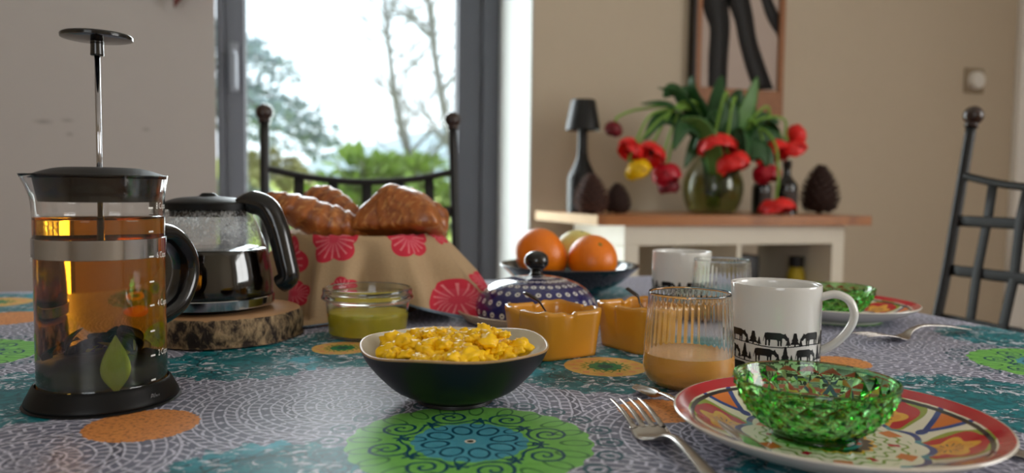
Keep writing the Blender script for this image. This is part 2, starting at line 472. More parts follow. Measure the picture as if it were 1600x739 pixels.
def leafcloud(bm, c, rad, n, size, rnd, up=0.3):
    for k in range(n):
        d = Vector((rnd.gauss(0, 1), rnd.gauss(0, 1), rnd.gauss(0, 1))).normalized()*rnd.uniform(.55, 1)
        p = Vector(c)+Vector((d.x*rad[0], d.y*rad[1], d.z*rad[2]))
        a = (d+Vector((rnd.uniform(-.6, .6), rnd.uniform(-.6, .6), rnd.uniform(-.3, .6)))).normalized()*size*rnd.uniform(.7, 1.3)
        s_ = a.cross(Vector((rnd.uniform(-1, 1), rnd.uniform(-1, 1), 1))).normalized()*size*.26
        m_ = p+a*.5
        bm.faces.new([bm.verts.new(p), bm.verts.new(m_+s_), bm.verts.new(p+a-Vector((0, 0, size*.15))), bm.verts.new(m_-s_)])
def bush(loc, rad, h, n, size, mat, label, group=None, seed=1):
    rnd = random.Random(seed)
    loc = (loc[0], loc[1], gz(loc[0], loc[1])); h -= loc[2]+.25
    t_ = thing('garden_shrub', label, 'shrub', loc, 0, group)
    bm = BM()
    for k in range(5): sweep(bm, crom([(0, 0, 0), (rnd.uniform(-.1, .1), rnd.uniform(-.1, .1), h*.4), (rnd.uniform(-1, 1)*rad*.6, rnd.uniform(-1, 1)*rad*.6, h*.85)], 4), .015, 6)
    obj('stem', bm, M_bark2, t_)
    bm = BM()
    for k in range(14):
        a = rnd.random()*6.3; q = rnd.random()**.5*rad
        zz = h*(.35+.6*rnd.random())*(1-.35*(q/rad)**2); c = (cos(a)*q, sin(a)*q, zz)
        leafcloud(bm, c, (size*.6,)*3, n//14, size, rnd)
    f = obj('foliage', bm, mat, t_, smooth=False); f['kind'] = 'stuff'
bush((.92, 8.8, -.25), .34, 1.62, 800, .24, M_shrub, 'leafy green garden shrub seen between the chair posts, taller one on the left', seed=3)
bush((1.62, 9.0, -.25), .42, 1.58, 900, .22, M_shrub, 'leafy green garden shrub in front of the thin bare tree', seed=5)
bush((.6, 8.4, -.25), .26, 1.15, 600, .17, M_shrub, 'low green garden shrub nearest the left chair post', seed=8)
bush((1.1, 7.6, -.25), .26, .8, 420, .14, M_shrub, 'low dark garden shrub seen through the middle of the chair back', seed=9)
bush((-.15, 11.5, -.25), .8, 1.7, 1200, .13, M_hedge, 'pale olive bush outside near the left door stile', seed=11)

def bare_tree(loc, top, label, seed, r0=.06, nb=16, mat=M_bark2, bl=1.0):
    rnd = random.Random(seed); t_ = thing('bare_tree', label, 'tree', loc)
    T = Vector(top)-Vector(loc); path = crom([Vector((0, 0, 0)), T*.3+Vector((.05, 0, 0)), T*.65-Vector((.04, 0, 0)), T], 6)
    bm = BM(); sweep(bm, path, [r0*(1-.75*i/(len(path)-1)) for i in range(len(path))], 8); obj('trunk', bm, mat, t_)
    bm = BM()
    for k in range(nb):
        f = rnd.uniform(.3, .98); p = T*f; a = rnd.random()*6.3; l = bl*(1.15-f)*rnd.uniform(.7, 1.3)
        d = Vector((cos(a), sin(a), rnd.uniform(.3, .9))).normalized()*l
        e = p+d+Vector((0, 0, .15*l)); sweep(bm, crom([p, p+d*.5, e], 4), [r0*.22, r0*.2, r0*.18, r0*.16, r0*.14, r0*.11, r0*.09, r0*.07, r0*.05], 5)
        for j in range(9):
            q = p+d*rnd.uniform(.3, 1); dd = (d*.3+Vector((rnd.uniform(-1, 1), rnd.uniform(-1, 1), rnd.uniform(-.3, 1)))*l*.28)
            sweep(bm, [q, q+dd*.5+Vector((0, 0, .02)), q+dd], [r0*.08, r0*.06, r0*.03], 4)
    b = obj('branches', bm, mat, t_); b['kind'] = 'stuff'
bare_tree((1.80, 9.3, -.25), (1.28, 9.3, 3.4), 'thin bare tree leaning left, right half of the door pane', 21, .07, 26, bl=1.3)
bare_tree((2.6, 10.5, -.25), (1.95, 10.3, 4.3), 'bare tree with spreading twigs at the right edge of the door pane', 24, .09, 30, bl=1.7)

t_ = thing('conifer_tree', 'hazy grey green conifer reaching in from the left side of the door pane', 'tree', (-1.7, 10.5, -.25))
bm = BM(); sweep(bm, [(0, 0, 0), (.05, 0, 2), (0, 0, 4.6)], [.14, .1, .03], 8); obj('trunk', bm, M_bark2, t_)
rnd = random.Random(4); bm = BM(); bn = BM()
for (z, l, a) in ((3.0, 1.9, -.1), (2.75, 1.7, .25), (2.5, 2.15, -.05), (2.25, 2.4, .02), (2.05, 2.45, .1), (3.3, 1.5, .1), (2.4, 1.9, -.4), (1.2, 2.0, .1), (2.6, 1.5, 3), (2.2, 1.8, 2.4), (3.4, 1.2, 3.4)):
    pth = crom([(0, 0, z), (cos(a)*l*.5, sin(a)*l*.5, z-.05), (cos(a)*l, sin(a)*l, z-.35)], 6); sweep(bm, pth, .018, 5)
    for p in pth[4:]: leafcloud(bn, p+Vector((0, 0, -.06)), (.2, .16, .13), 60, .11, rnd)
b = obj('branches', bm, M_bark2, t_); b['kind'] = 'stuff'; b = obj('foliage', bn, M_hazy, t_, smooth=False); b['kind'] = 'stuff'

# ================================================================== TABLE
TU0, TU1, TV0, TV1 = -1.02, 0.84, 0.24, 1.30
M_darkwood = plain('dark_table_wood', (70, 48, 34), 0.5, var=0.2)
tb = thing('dining_table', 'dark wooden dining table under the patterned cloth', 'table', ((TU0+TU1)/2, (TV0+TV1)/2, 0))
hx, hy = (TU1-TU0)/2, (TV1-TV0)/2
bm = BM(); box(bm, -hx+.004, -hy+.004, TABLE-.035, hx-.004, hy-.004, TABLE-.0022, bev=.004); obj('tabletop', bm, M_darkwood, tb)
bm = BM(); box(bm, -hx+.08, -hy+.08, TABLE-.12, hx-.08, hy-.08, TABLE-.035); obj('apron', bm, M_darkwood, tb, smooth=False)
for sx in (-1, 1):
    for sy in (-1, 1):
        bm = BM(); box(bm, sx*(hx-.1)-.035, sy*(hy-.1)-.035, 0, sx*(hx-.1)+.035, sy*(hy-.1)+.035, TABLE-.12, bev=.004); obj('leg', bm, M_darkwood, tb)

def cloth_mat():
    m, t, p = new_mat('printed_oilcloth')
    uvn = t.nodes.new('ShaderNodeUVMap'); uvn.uv_map = 'flat'
    sp = t.nodes.new('ShaderNodeSeparateXYZ'); t.links.new(uvn.outputs[0], sp.inputs[0])
    x0, y0 = E(t, sp.outputs[0]), E(t, sp.outputs[1]); vec0 = uvn.outputs[0]
    wob = noise_e(t, vec0, 60, 2)-0.5
    x, y = x0+wob*0.003, y0+(noise_e(t, vec0, 75, 2)-0.5)*0.003
    vec = combine(t, x, y)
    def nearest(cs):
        """distance-minus-radius to the closest centre, the offset from it, and its radius"""
        best = cx = cy = cr = None
        for (a, b, r) in cs:
            n = t.nodes.new('ShaderNodeVectorMath'); n.operation = 'DISTANCE'; t.links.new(vec, n.inputs[0]); n.inputs[1].default_value = (a, b, 0)
            d = E(t, n.outputs['Value'])-r
            if best is None: best, cx, cy, cr = d, a, b, r
            else:
                c = d < best
                cx = c.sel(a, cx); cy = c.sel(b, cy); cr = c.sel(r, cr); best = best.min(d)
        dx, dy = x-cx, y-cy
        return best, dx, dy, (dx*dx+dy*dy).sqrt(), dy.atan2(dx), cr
    fine = noise_e(t, vec0, 340, 2); mid = noise_e(t, vec0, 110, 3)
    # --- white-on-grey mandalas
    MAN = [(.055, .57, .10), (.662, .627, .09), (-.132, .50, .06), (.30, .42, .05), (.52, .33, .06), (.2, .85, .07), (-.25, .72, .05), (-.3, .97, .08),
           (.15, .32, .07), (.10, 1.05, .1), (.45, .97, .06), (.8, .95, .1), (.6, 1.2, .08), (-.1, 1.2, .1), (-.6, .7, .1), (-.7, 1.1, .1), (-.5, .4, .1), (.40, .80, .04)]
    b, dx, dy, r, th, cr = nearest(MAN)
    def mandala(r, th, p):
        q = r/p; k = q.floor(); f = q.frac()
        ring = (f < 0.2).max((r/(p*5)).frac() < 0.05)
        n = k*5.0+12.0; kind = k.mod(4.0)
        spoke = ((th*n*0.5+k*1.7).sin().abs() < 0.38)
        slant = ((th*n*0.5+f*2.4).sin().abs() < 0.42)
        arc = ((f-0.35-(th*n*0.25).sin().abs()*0.45).abs() < 0.13)
        dots = ((th*n*0.3+k).sin().abs()+(f-.6).abs()*1.4 < 0.55)
        a = (kind < 0.5)*spoke+kind.band(.5, 1.5)*arc+kind.band(1.5, 2.5)*slant+(kind > 2.5)*dots
        return a.max(ring).min(1.0), kind
    ln, kind = mandala(r, th, 0.0078)
    dark = kind.band(.5, 1.5)*((r/0.039).frac() < 0.5)
    ground = cmix(t, dark*0.75, srgb(108, 112, 132), srgb(54, 58, 80))
    ground = cmix(t, (mid*1.6-.45).sat()*0.5, ground, srgb(136, 137, 156))
    lines = ln*((fine*2.2-0.35).sat())
    grey = cmix(t, lines*0.95, ground, srgb(222, 222, 240))
    # --- teal rosettes with ragged scalloped edge
    ROS = [(.285, .637, .092), (.068, .776, .088), (-.02, .74, .075), (-.19, .655, .085), (-.005, .435, .062), (.53, .455, .085), (.62, .36, .09), (.80, .66, .07), (.3, .36, .05),
           (.45, 1.14, .11), (.75, 1.05, .08), (.52, .93, .09), (-.35, 1.17, .11), (.12, 1.22, .09), (-.6, .9, .12), (.02, .28, .08), (-.45, .55, .1), (.43, .68, .06), (.84, .42, .09), (.26, 1.0, .07), (-.75, .5, .12)]
    b2, ex, ey, er, eth, ecr = nearest(ROS)
    edge = b2+(eth*9.0).sin().abs()*0.008-0.004+(mid-0.5)*0.022
    intl = (edge < 0.0)
    rel = er/ecr
    flake = noise_e(t, combine(t, x0*1.0, y0*1.0), 95, 3, 0.6, 1.2)
    star = noise_e(t, combine(t, x0*1.0+3.1, y0*1.0), 60, 4, 0.7, 2.0)
    teal = cmix(t, (flake*2.6-.9).sat(), srgb(2, 84, 96), srgb(20, 140, 150))
    # darker band and drop-shaped line ring
    dr = ((er-ecr*0.58-(eth*11.0).sin().abs()*0.008).abs() < 0.0012).max(((er-ecr*0.58).abs() < 0.0010))
    teal = cmix(t, dr*0.9, teal, srgb(2, 50, 62))
    teal = cmix(t, ((star-0.545)*18.0).sat()*rel.band(.3, 1.2), teal, srgb(206, 208, 220))
    aq = (noise_e(t, combine(t, x0+7.3, y0), 13, 1)-0.60)*12.0
    teal = cmix(t, aq.sat()*0.8*(flake > 0.42), teal, srgb(62, 176, 200))
    col = cmix(t, intl, grey, teal)
    # curly teal outlines spilling round the green medallions
    GRE = [(.1205, .465, .078), (.7177, .5307, .078), (-.289, .83, .078), (.567, .905, .07), (-.55, 1.16, .078), (.1, 1.3, .07), (-.42, .3, .078), (.69, .80, .05)]
    g, gx, gy, gr, gth, gcr = nearest(GRE)
    s = gr/gcr*0.078                                             # scaled radius
    def cell(n, rc, off=0.0):
        a = (gth+off+pi/n).mod(2*pi/n)-pi/n
        lx, ly = s*a.cos()-rc, s*a.sin()
        return lx, ly, (lx*lx+ly*ly).sqrt(), ly.atan2(lx)
    lx, ly, lr, lt = cell(22, 0.089)
    curl = ((lr-0.0075).abs() < 0.0012).max((lr < 0.0028))
    col = cmix(t, curl*s.band(.078, .102)*(fine > 0.36), col, srgb(22, 84, 96))
    green = cmix(t, (mid*1.5-.3).sat(), srgb(104, 178, 78), srgb(130, 204, 98))
    # leaf veins near the green rim
    lx, ly, lr, lt = cell(20, 0.067)
    leaf = (((lx*lx)/(0.0098*0.0098)+(ly*ly)/(0.005*0.005)).sqrt()-1.0).abs() < 0.13
    green = cmix(t, leaf*0.85, green, srgb(48, 110, 62))
    inner = cmix(t, (mid*1.5-.3).sat(), srgb(66, 148, 172), srgb(92, 172, 192))
    med = cmix(t, s < 0.0355+(gth*8.0).sin().abs()*0.0022, green, inner)
    ink = srgb(8, 74, 98)
    for n, rc, off, ra, rb in ((8, 0.0225, 0.0, .0085, .0062), (8, 0.0345, pi/8, .006, .0044)):
        lx, ly, lr, lt = cell(n, rc, off)
        med = cmix(t, (((lx*lx)/(ra*ra)+(ly*ly)/(rb*rb)).sqrt()-1.0).abs() < 0.14, med, ink)
    lx, ly, lr, lt = cell(8, 0.0525, 0.0)
    sp_ = ((lr/0.0074-lt*(1/(2*pi))).frac()-0.5).abs() < 0.15
    med = cmix(t, sp_*(lr < 0.0145)*(s > 0.0385), med, ink)
    lx, ly, lr, lt = cell(8, 0.0445, pi/8)
    med = cmix(t, lr < 0.0042+(lt*5.0).cos()*0.0019, med, ink)
    med = cmix(t, (((s-0.0425)+(gth*8.0).cos()*0.003).abs() < 0.0009), med, ink)
    med = cmix(t, s < 0.0038, med, srgb(220, 210, 190)); med = cmix(t, s < 0.0022, med, srgb(40, 50, 40))
    col = cmix(t, (g+(gth*24.0).sin()*0.0012) < 0.0, col, med)
    # --- speckled orange discs
    ORA = [(-.0828, .5562, .036), (.5159, .594, .028), (.2715, .4966, .030), (-.30, 1.045, .05), (.06, .93, .03), (.36, 1.2, .04), (.22, .72, .02), (-.5, .8, .036), (.75, .4, .03), (-.4, .5, .03)]
    o, ox, oy, orr, oth, ocr = nearest(ORA)
    ora = cmix(t, ((fine-0.5)*5.0).sat(), srgb(224, 148, 84), srgb(156, 94, 58))
    ora = cmix(t, ((mid-0.62)*9.0).sat()*.7, ora, srgb(110, 66, 48))
    col = cmix(t, (o+(fine-.5)*0.006) < 0.0, col, ora)
    # --- yellow discs with a green star heart
    YEL = [(.292, .637, .038), (.068, .776, .030), (.62, .365, .04), (-.36, 1.19, .05), (.45, 1.14, .03), (-.6, .9, .03), (.85, .42, .03)]
    yb, yx, yy, yr, yth, ycr = nearest(YEL)
    q = yr/ycr
    yel = cmix(t, (mid*2.0-.6).sat(), srgb(214, 166, 84), srgb(230, 190, 112))
    yel = cmix(t, (((q-0.78)*6.0).abs()+(yth*6.0).sin().abs() < 0.75), yel, srgb(222, 150, 104))
    yel = cmix(t, ((q-0.6+(yth*9.0).sin().abs()*0.12).abs() < 0.035), yel, srgb(96, 132, 44))
    yel = cmix(t, q < 0.42+(yth*12.0).sin()*0.03, yel, srgb(24, 116, 76))
    yel = cmix(t, (q < 0.38)*((yth*12.0+q*9.0).sin() > 0.3), yel, srgb(40, 150, 92))
    yel = cmix(t, q < 0.2, yel, srgb(10, 84, 84))
    col = cmix(t, yb < 0.0, col, yel)
    t.links.new(col, p.inputs['Base Color'])
    p.inputs['Roughness'].default_value = 0.46; p.inputs['Specular IOR Level'].default_value = 0.3
    wv = noise_e(t, vec0, 900, 1); fold = noise_e(t, vec0, 7, 2)
    bump(t, p, wv*0.25+fold*6.0+noise_e(t, vec0, 28, 2)*0.8, 0.35, 0.0012)
    return m
M_cloth = cloth_mat()
OV = 0.2
us = sorted(set(list(np.linspace(TU0-OV, TU0, 9))+list(np.linspace(TU0, TU1, 94))+list(np.linspace(TU1, TU1+OV, 9))))
vs_ = sorted(set(list(np.linspace(TV0-OV, TV0, 9))+list(np.linspace(TV0, TV1, 54))+list(np.linspace(TV1, TV1+OV, 9))))
bm = BM(); uvl = bm.loops.layers.uv.new('flat'); G = []
for a in us:
    row = []
    for b in vs_:
        ex = max(a-TU1, TU0-a, 0); ey = max(b-TV1, TV0-b, 0); e = math.hypot(ex, ey)
        px, py = min(max(a, TU0), TU1), min(max(b, TV0), TV1); z = TABLE
        if e > 0:
            dx, dy = (1 if a > TU1 else -1)*ex/e, (1 if b > TV1 else -1)*ey/e; rr = .012
            if e < rr*1.57: ph = e/rr; off, dn = rr*sin(ph), rr*(1-cos(ph))
            else: off, dn = rr+.12*(e-rr*1.57)*(1+.35*sin((a+b)*24)), rr+(e-rr*1.57)
            px += dx*off; py += dy*off; z -= dn
        else: z += .0008*noise.noise(Vector((a*6, b*6, 0)))-.0004
        row.append(bm.verts.new((px, py, z)))
    G.append(row)
for i in range(len(us)-1):
    for j in range(len(vs_)-1):
        f = bm.faces.new((G[i][j], G[i+1][j], G[i+1][j+1], G[i][j+1]))
        for l, (a, b) in zip(f.loops, ((us[i], vs_[j]), (us[i+1], vs_[j]), (us[i+1], vs_[j+1]), (us[i], vs_[j+1]))): l[uvl].uv = (a, b)
tc = obj('tablecloth', bm, M_cloth); tag(tc, 'grey oilcloth printed with teal rosettes, white mandalas, green and orange medallions', 'tablecloth')
md = tc.modifiers.new('thickness', 'SOLIDIFY'); md.thickness = 0.0012; md.offset = -1

# ================================================================== CHAIRS
M_iron = plain('black_wrought_iron', (15, 14, 14), 0.4, 0.0, var=0.25, scale=50, bumpy=0.05)
M_strap = plain('woven_black_strap', (15, 13, 13), 0.6, var=0.2, scale=120)
M_finial = plain('dark_turned_finial', (46, 28, 22), 0.3, var=0.3, coat=0.4)
def chair(name, label, loc, rz, tops):
    """local frame: backrest along x at y=0, seat towards -y"""
    w = .2; t_ = thing(name, label, 'chair', loc, rz, None)
    def by(z): return .012+max(0, z-.45)*.155
    for s_ in (-1, 1):
        bm = BM(); sweep(bm, crom([(s_*w, .05, 0), (s_*w, .012, .45), (s_*w, by(.75), .75), (s_*w, by(1.02), 1.02)], 6), .0098, 12)
        o = obj('post', bm, M_iron, t_)
        bm = BM(); ball(bm, (s_*w, by(1.04), 1.034), .0185, 20); sweep(bm, [(s_*w, by(1.01), 1.012), (s_*w, by(1.02), 1.02)], [.013, .012], 14); obj('finial', bm, M_finial, o)
        bm = BM(); sweep(bm, crom([(s_*w, -.40, 0), (s_*w, -.395, .25), (s_*w, -.39, .45)], 4), .0098, 10); obj('leg', bm, M_iron, t_)
    bm = BM(); sweep(bm, crom([(-w, by(.918), .918), (-w*.55, by(.9)+.004, .9), (0, by(.892)+.006, .892), (w*.55, by(.9)+.004, .9), (w, by(.918), .918)], 6), .0075, 10)
    obj('top_rail', bm, M_iron, t_)
    def vs(x0, x1, z0, z1, k):
        z1 = z1-(.026*(1-(x0/w)**2) if z1 > .9 else 0)
        b2 = BM(); P = [Vector((x0, by(z0+(z1-z0)*i/8)+(.004 if k % 2 else -.002)*sin(i*pi/2), z0+(z1-z0)*i/8)) for i in range(9)]
        sweep(b2, P, (.0105, .0018), 8, ref=(0, 1, 0)); return obj('strap', b2, M_strap, t_)
    for k, fx in enumerate((-.66, -.31, .04, .39, .72)): vs(fx*w, 0, .47, .914, k)
    for k, z in enumerate((.83, .735, .64, .55)):
        b2 = BM(); P = [Vector((-w+2*w*i/12, by(z)+(.004 if (k+i) % 2 else -.003), z)) for i in range(13)]
        sweep(b2, P, (.0018, .0105), 8, ref=(0, 0, 1)); obj('cross_strap', b2, M_strap, t_)
    bm = BM()
    sweep(bm, [(-w, 0, .455), (-w, -.39, .455), (w, -.39, .455), (w, 0, .455), (-w, 0, .455)], .009, 8); obj('seat_frame', bm, M_iron, t_)
    for k in range(7):
        b2 = BM(); x = -w+.03+k*.0567; box(b2, x-.016, -.39, .458, x+.016, 0, .462); obj('seat_strap', b2, M_strap, t_, smooth=False)
    for k in range(7):
        b2 = BM(); y = -.36+k*.055; box(b2, -w, y-.016, .463, w, y+.016, .467); obj('seat_strap', b2, M_strap, t_, smooth=False)
    return t_
chair('iron_chair', 'black iron chair with ball finials standing in front of the garden door', (.19, 1.59, 0), 0, 0)
chair('iron_chair', 'black iron chair with woven strap back at the right end of the table', (1.20, .965, 0), R(-90), 0)

# ================================================================== SIDEBOARD AND WHAT STANDS ON IT
M_melamine = plain('off_white_melamine', (226, 220, 204), 0.4, var=0.03)
sb = thing('sideboard', 'low white cube shelf unit with a wooden plank on top against the back wall', 'sideboard', (1.325, 2.22, 0))
def sbp(n, *a, m=M_melamine):
    b2 = BM(); box(b2, *a, bev=.0015); return obj(n, b2, m, sb, smooth=False)
X0, X1, Y0, Y1 = -.375, .375, -.26, .12
sbp('top_panel', X0, Y0, .725, X1, Y1, .783); sbp('bottom_panel', X0, Y0, .005, X1, Y1, .045)
sbp('side_panel', X0, Y0, .045, X0+.045, Y1, .725); sbp('side_panel', X1-.045, Y0, .045, X1, Y1, .725)
sbp('divider', -.008, Y0+.002, .045, .008, Y1, .725); sbp('shelf_board', X0+.045, Y0+.002, .376, -.008, Y1, .392); sbp('shelf_board', .008, Y0+.002, .376, X1-.045, Y1, .392)
def plank_mat():
    m, t, p = new_mat('varnished_plank'); x, y, z, v = coords(t)
    g = noise_e(t, combine(t, x*3.0, y*30.0, z*30.0), 1.6, 5); k = noise_e(t, combine(t, x*9.0, y*4.0, z*4.0), 1.0, 3)
    c = cmix(t, g, srgb(150, 88, 44), srgb(196, 132, 74)); c = cmix(t, ((k-.55)*6.0).sat()*.6, c, srgb(104, 52, 28))
    t.links.new(c, p.inputs['Base Color']); p.inputs['Roughness'].default_value = .3; return m
M_plank = plank_mat(); M_lit_end = plain('lit_plank_end', (214, 178, 132), .6, var=.15, scale=60)  # left end of the plank paler: light falling on it put into the colour
bm = BM(); NP = [(-.465, -.275), (.44, -.30), (.46, .15), (-.505, .13)]
lo = [bm.verts.new((a, b, .7835)) for a, b in NP]; hi = [bm.verts.new((a, b, .812)) for a, b in NP]
bm.faces.new(lo[::-1]); bm.faces.new(hi)
for k in range(4):
    f = bm.faces.new((lo[k], lo[(k+1) % 4], hi[(k+1) % 4], hi[k])); f.material_index = 1 if k == 3 else 0
pl_ = obj('plank', bm, [M_plank, M_lit_end], sb, smooth=False)
PT = .812
# things inside the right-hand opening
M_card = plain('brown_card', (150, 112, 74), .7); M_blk = plain('black_plastic', (20, 20, 22), .35); M_yel = plain('yellow_card', (190, 170, 40), .5)
bm = BM(); box(bm, -.05, -.06, 0, .05, .06, .2, bev=.003); tag(obj('storage_box', bm, M_card, None, loc=(1.545, 2.12, .392)), 'brown cardboard box standing inside the white shelf unit', 'box')
bm = BM(); box(bm, -.06, -.06, 0, .06, .06, .29, bev=.004); tag(obj('dark_box', bm, M_blk, None, loc=(1.415, 2.13, .392)), 'dark upright box beside the divider inside the white shelf unit', 'box')
t_ = thing('jar', 'yellow jar with black lid inside the white shelf unit', 'jar', (1.62, 2.08, .392))
bm = BM(); lathe(bm, crom([(0, 0), (.028, 0), (.03, .02), (.03, .2), (.022, .24), (.02, .25), (0, .25)], 3), 20); obj('body', bm, M_yel, t_)
bm = BM(); lathe(bm, [(0, .25), (.024, .25), (.024, .285), (0, .287)], 20); obj('lid', bm, M_blk, t_, auto=40)

# black bottle-shaped lamp
M_lamp = plain('satin_black', (12, 12, 14), .42, var=.1)
t_ = thing('table_lamp', 'black bottle-shaped table lamp with a black cone shade on the plank', 'lamp', (.905, 2.17, PT))
bm = BM(); lathe(bm, crom([(0, 0), (.04, 0), (.044, .006), (.044, .09), (.041, .115), (.024, .15), (.016, .18), (.0145, .25), (.0145, .262), (0, .262)], 5), 36); obj('base', bm, M_lamp, t_)
bm = BM(); lathe(bm, [(.052, .25), (.0535, .25), (.0375, .337), (.034, .341), (0, .341), (0, .337), (.035, .337)], 40); obj('lamp_shade', bm, M_lamp, t_, auto=40)

M_cone = plain('dark_pine_cone', (58, 38, 32), .8, var=.4, scale=90); M_cone2 = plain('pine_scale_tip', (88, 58, 48), .8, var=.4, scale=90)
def pinecone(loc, h, r, label, lean=0, dark=False):
    t_ = thing('pine_cone', label, 'pine cone', loc, 0, None); t_.rotation_euler = (0, lean, 0)
    prof = crom([(0, 0), (r*.55, .01*h/.1), (r*.82, h*.28), (r*.72, h*.55), (r*.4, h*.84), (0, h)], 4)
    bm = BM(); lathe(bm, prof, 20); obj('core', bm, M_cone, t_)
    bm = BM(); n = 130
    for k in range(n):
        f = (k+.5)/n; z = h*(.04+.92*f); a = k*2.39996
        rr = np.interp(f, [0, .25, .55, .85, 1], [.62, .86, .76, .42, .08])*r; s_ = r*.34*(1-.45*f)
        d = Vector((cos(a), sin(a), 0)); tn = Vector((-sin(a), cos(a), 0)); p0 = d*rr*.9+Vector((0, 0, z)); p1 = d*(rr+s_*.62)+Vector((0, 0, z+s_*.55))
        q = [p0-tn*s_*.35, p0+tn*s_*.35, p1+tn*s_*.5, p1+d*s_*.12, p1-tn*s_*.5]
        up = [bm.verts.new(v) for v in q]; dn = [bm.verts.new(v-Vector((0, 0, s_*.22))) for v in q]
        bm.faces.new(up); bm.faces.new(dn[::-1])
        for i in range(5): bm.faces.new((up[i], dn[i], dn[(i+1) % 5], up[(i+1) % 5]))
    o = obj('scales', bm, M_cone if dark else M_cone2, t_, smooth=False); o['kind'] = 'stuff'
pinecone((.885, 2.05, PT), .118, .05, 'larger brown pine cone at the foot of the black lamp')
pinecone((.982, 2.08, PT), .092, .04, 'smaller dark pine cone between the lamp and the tulips', dark=True)
pinecone((1.742, 2.13, PT), .165, .062, 'big dark pine cone at the right end of the plank', dark=True)

M_dkglass = plain('dark_bottle_glass', (16, 18, 18), .12, var=.1, coat=.6); M_label = plain('faded_label', (70, 62, 58), .7)
def bottle(loc, h, r, label):
    t_ = thing('bottle', label, 'bottle', loc)
    bm = BM(); lathe(bm, crom([(0, 0), (r*.95, 0), (r, .006), (r, h*.48), (r*.9, h*.56), (r*.42, h*.7), (r*.34, h*.78), (r*.34, h*.93), (0, h*.93)], 5), 28); obj('body', bm, M_dkglass, t_)
    bm = BM(); lathe(bm, [(r*.36, h*.86), (r*.4, h*.87), (r*.4, h), (0, h)], 20); obj('cap', bm, M_blk, t_, auto=40)
    bm = BM(); lathe(bm, [(r*1.006, h*.14), (r*1.012, h*.15), (r*1.012, h*.42), (r*1.006, h*.43)], 28, f=lambda a, i, rr, z: (rr*cos(-pi*.75+a*.35), rr*sin(-pi*.75+a*.35), z)); obj('label', bm, M_label, t_)
bottle((1.53, 2.15, PT), .165, .031, 'dark bottle directly behind the fallen tulip')
bottle((1.625, 2.15, PT), .175, .036, 'dark bottle standing between the tulips and the big pine cone')

# ------------------------------------------------------------------ tulips
VX, VY = 1.335, 2.13
va = thing('glass_vase', 'round glass vase of greenish water holding the drooping tulips', 'vase', (VX, VY, PT))
M_vase = thin_glass('vase_glass', (226, 228, 218), .6); M_vwater = absorbing('vase_water', (.75, .8, .3), 9)
bm = BM(); lathe(bm, crom([(0, .001), (.06, .001), (.082, .02), (.095, .07), (.088, .12), (.066, .16), (.055, .185), (.062, .2), (.059, .2), (.052, .185), (.063, .158), (.085, .12), (.091, .07), (.078, .024), (.06, .006), (0, .006)], 4), 44); obj('body', bm, M_vase, va)
bm = BM(); lathe(bm, crom([(0, .007), (.058, .008), (.076, .026), (.089, .07), (.083, .115), (.0, .116)], 5), 36); obj('water', bm, M_vwater, va)
M_red = plain('red_petal', (238, 38, 36), .4, var=.3, scale=40); M_crim = plain('crimson_petal', (186, 18, 42), .4, var=.3, scale=40); M_dred = plain('dark_red_petal', (112, 12, 28), .5, var=.3, scale=40)
M_ypet = plain('yellow_petal', (236, 190, 10), .4, var=.15, scale=40); M_stem = plain('tulip_stem', (122, 164, 62), .45, var=.15); M_tleaf = plain('tulip_leaf', (42, 84, 40), .45, var=.3, scale=20); M_tleaf2 = plain('tulip_leaf_light', (84, 128, 62), .45, var=.3, scale=20)
M_stam = plain('stamen', (40, 30, 20), .6)
def petal_mesh():
    bm = BM(); st = interp([(0, 0, .006, .001, .0014, 0), (.012, -.009, .022, .012, .0016, 0), (.026, -.012, .028, .014, .0014, 0), (.038, -.006, .024, .011, .0012, 0), (.046, .003, .013, .005, .0010, 0), (.048, .006, .004, .001, .0008, 0)], 3)
    return strip(bm, st, 6)
PET = {}
for nm, mt in (('red', M_red), ('crimson', M_crim), ('dark', M_dred), ('yellow', M_ypet)):
    b2 = petal_mesh(); bmesh.ops.recalc_face_normals(b2, faces=b2.faces); me = bpy.data.meshes.new('petal_'+nm); b2.to_mesh(me); b2.free(); me.materials.append(mt); me.shade_smooth(); PET[nm] = me
def tulip(head, via, col, label, size=1.0, dirn=(0, 0, -1), opening=52, leaves=(), light=M_stem):
    """head: centre of the flower, via: highest points of the bending stem"""
    base = Vector((VX+random.uniform(-.02, .02), VY+random.uniform(-.02, .02), PT+.03))
    t_ = thing('tulip', label, 'tulip', base, 0, 'tulips in the glass vase')
    H = Vector(head)-base; D = Vector(dirn).normalized(); foot = H-D*.024*size
    mouth = Vector((random.uniform(-.025, .025), random.uniform(-.02, .0), .165))
    pts = [Vector((0, 0, 0)), mouth]+[Vector(v)-base for v in via]+[foot-D*.02*size, foot]
    bm = BM(); sweep(bm, crom(pts, 7), .0042, 8); obj('stem', bm, light, t_)
    q = D.to_track_quat('Z', 'Y')
    for k in range(6):
        o = bpy.data.objects.new('petal', PET[col]); link(o, t_)
        tilt = opening-(10 if k % 2 else 0)+random.uniform(-8, 8)
        o.rotation_mode = 'QUATERNION'
        o.rotation_quaternion = q @ Matrix.Rotation(k*pi/3+random.uniform(-.15, .15), 3, 'Z').to_quaternion() @ Matrix.Rotation(R(90-tilt), 3, 'X').to_quaternion()
        o.location = foot; o.scale = (size*1.18,)*3
    bm = BM(); sweep(bm, [foot, foot+D*.022*size], [.004, .006], 8); obj('stamens', bm, M_stam, t_)
    for (lp, w, m_) in leaves:
        P = crom([Vector((0, 0, .03))]+[Vector(v)-base for v in lp], 6); n = len(P)
        bm = BM(); sweep(bm, P, [(max(.002, 1.45*w*sin(pi*min(1, .12+.88*i/(n-1)))**.8), .0012) for i in range(n)], 8, ref=(0, -.35, 1)); obj('leaf', bm, m_, t_)
V = lambda x, z, y=2.05: (x, y, z)
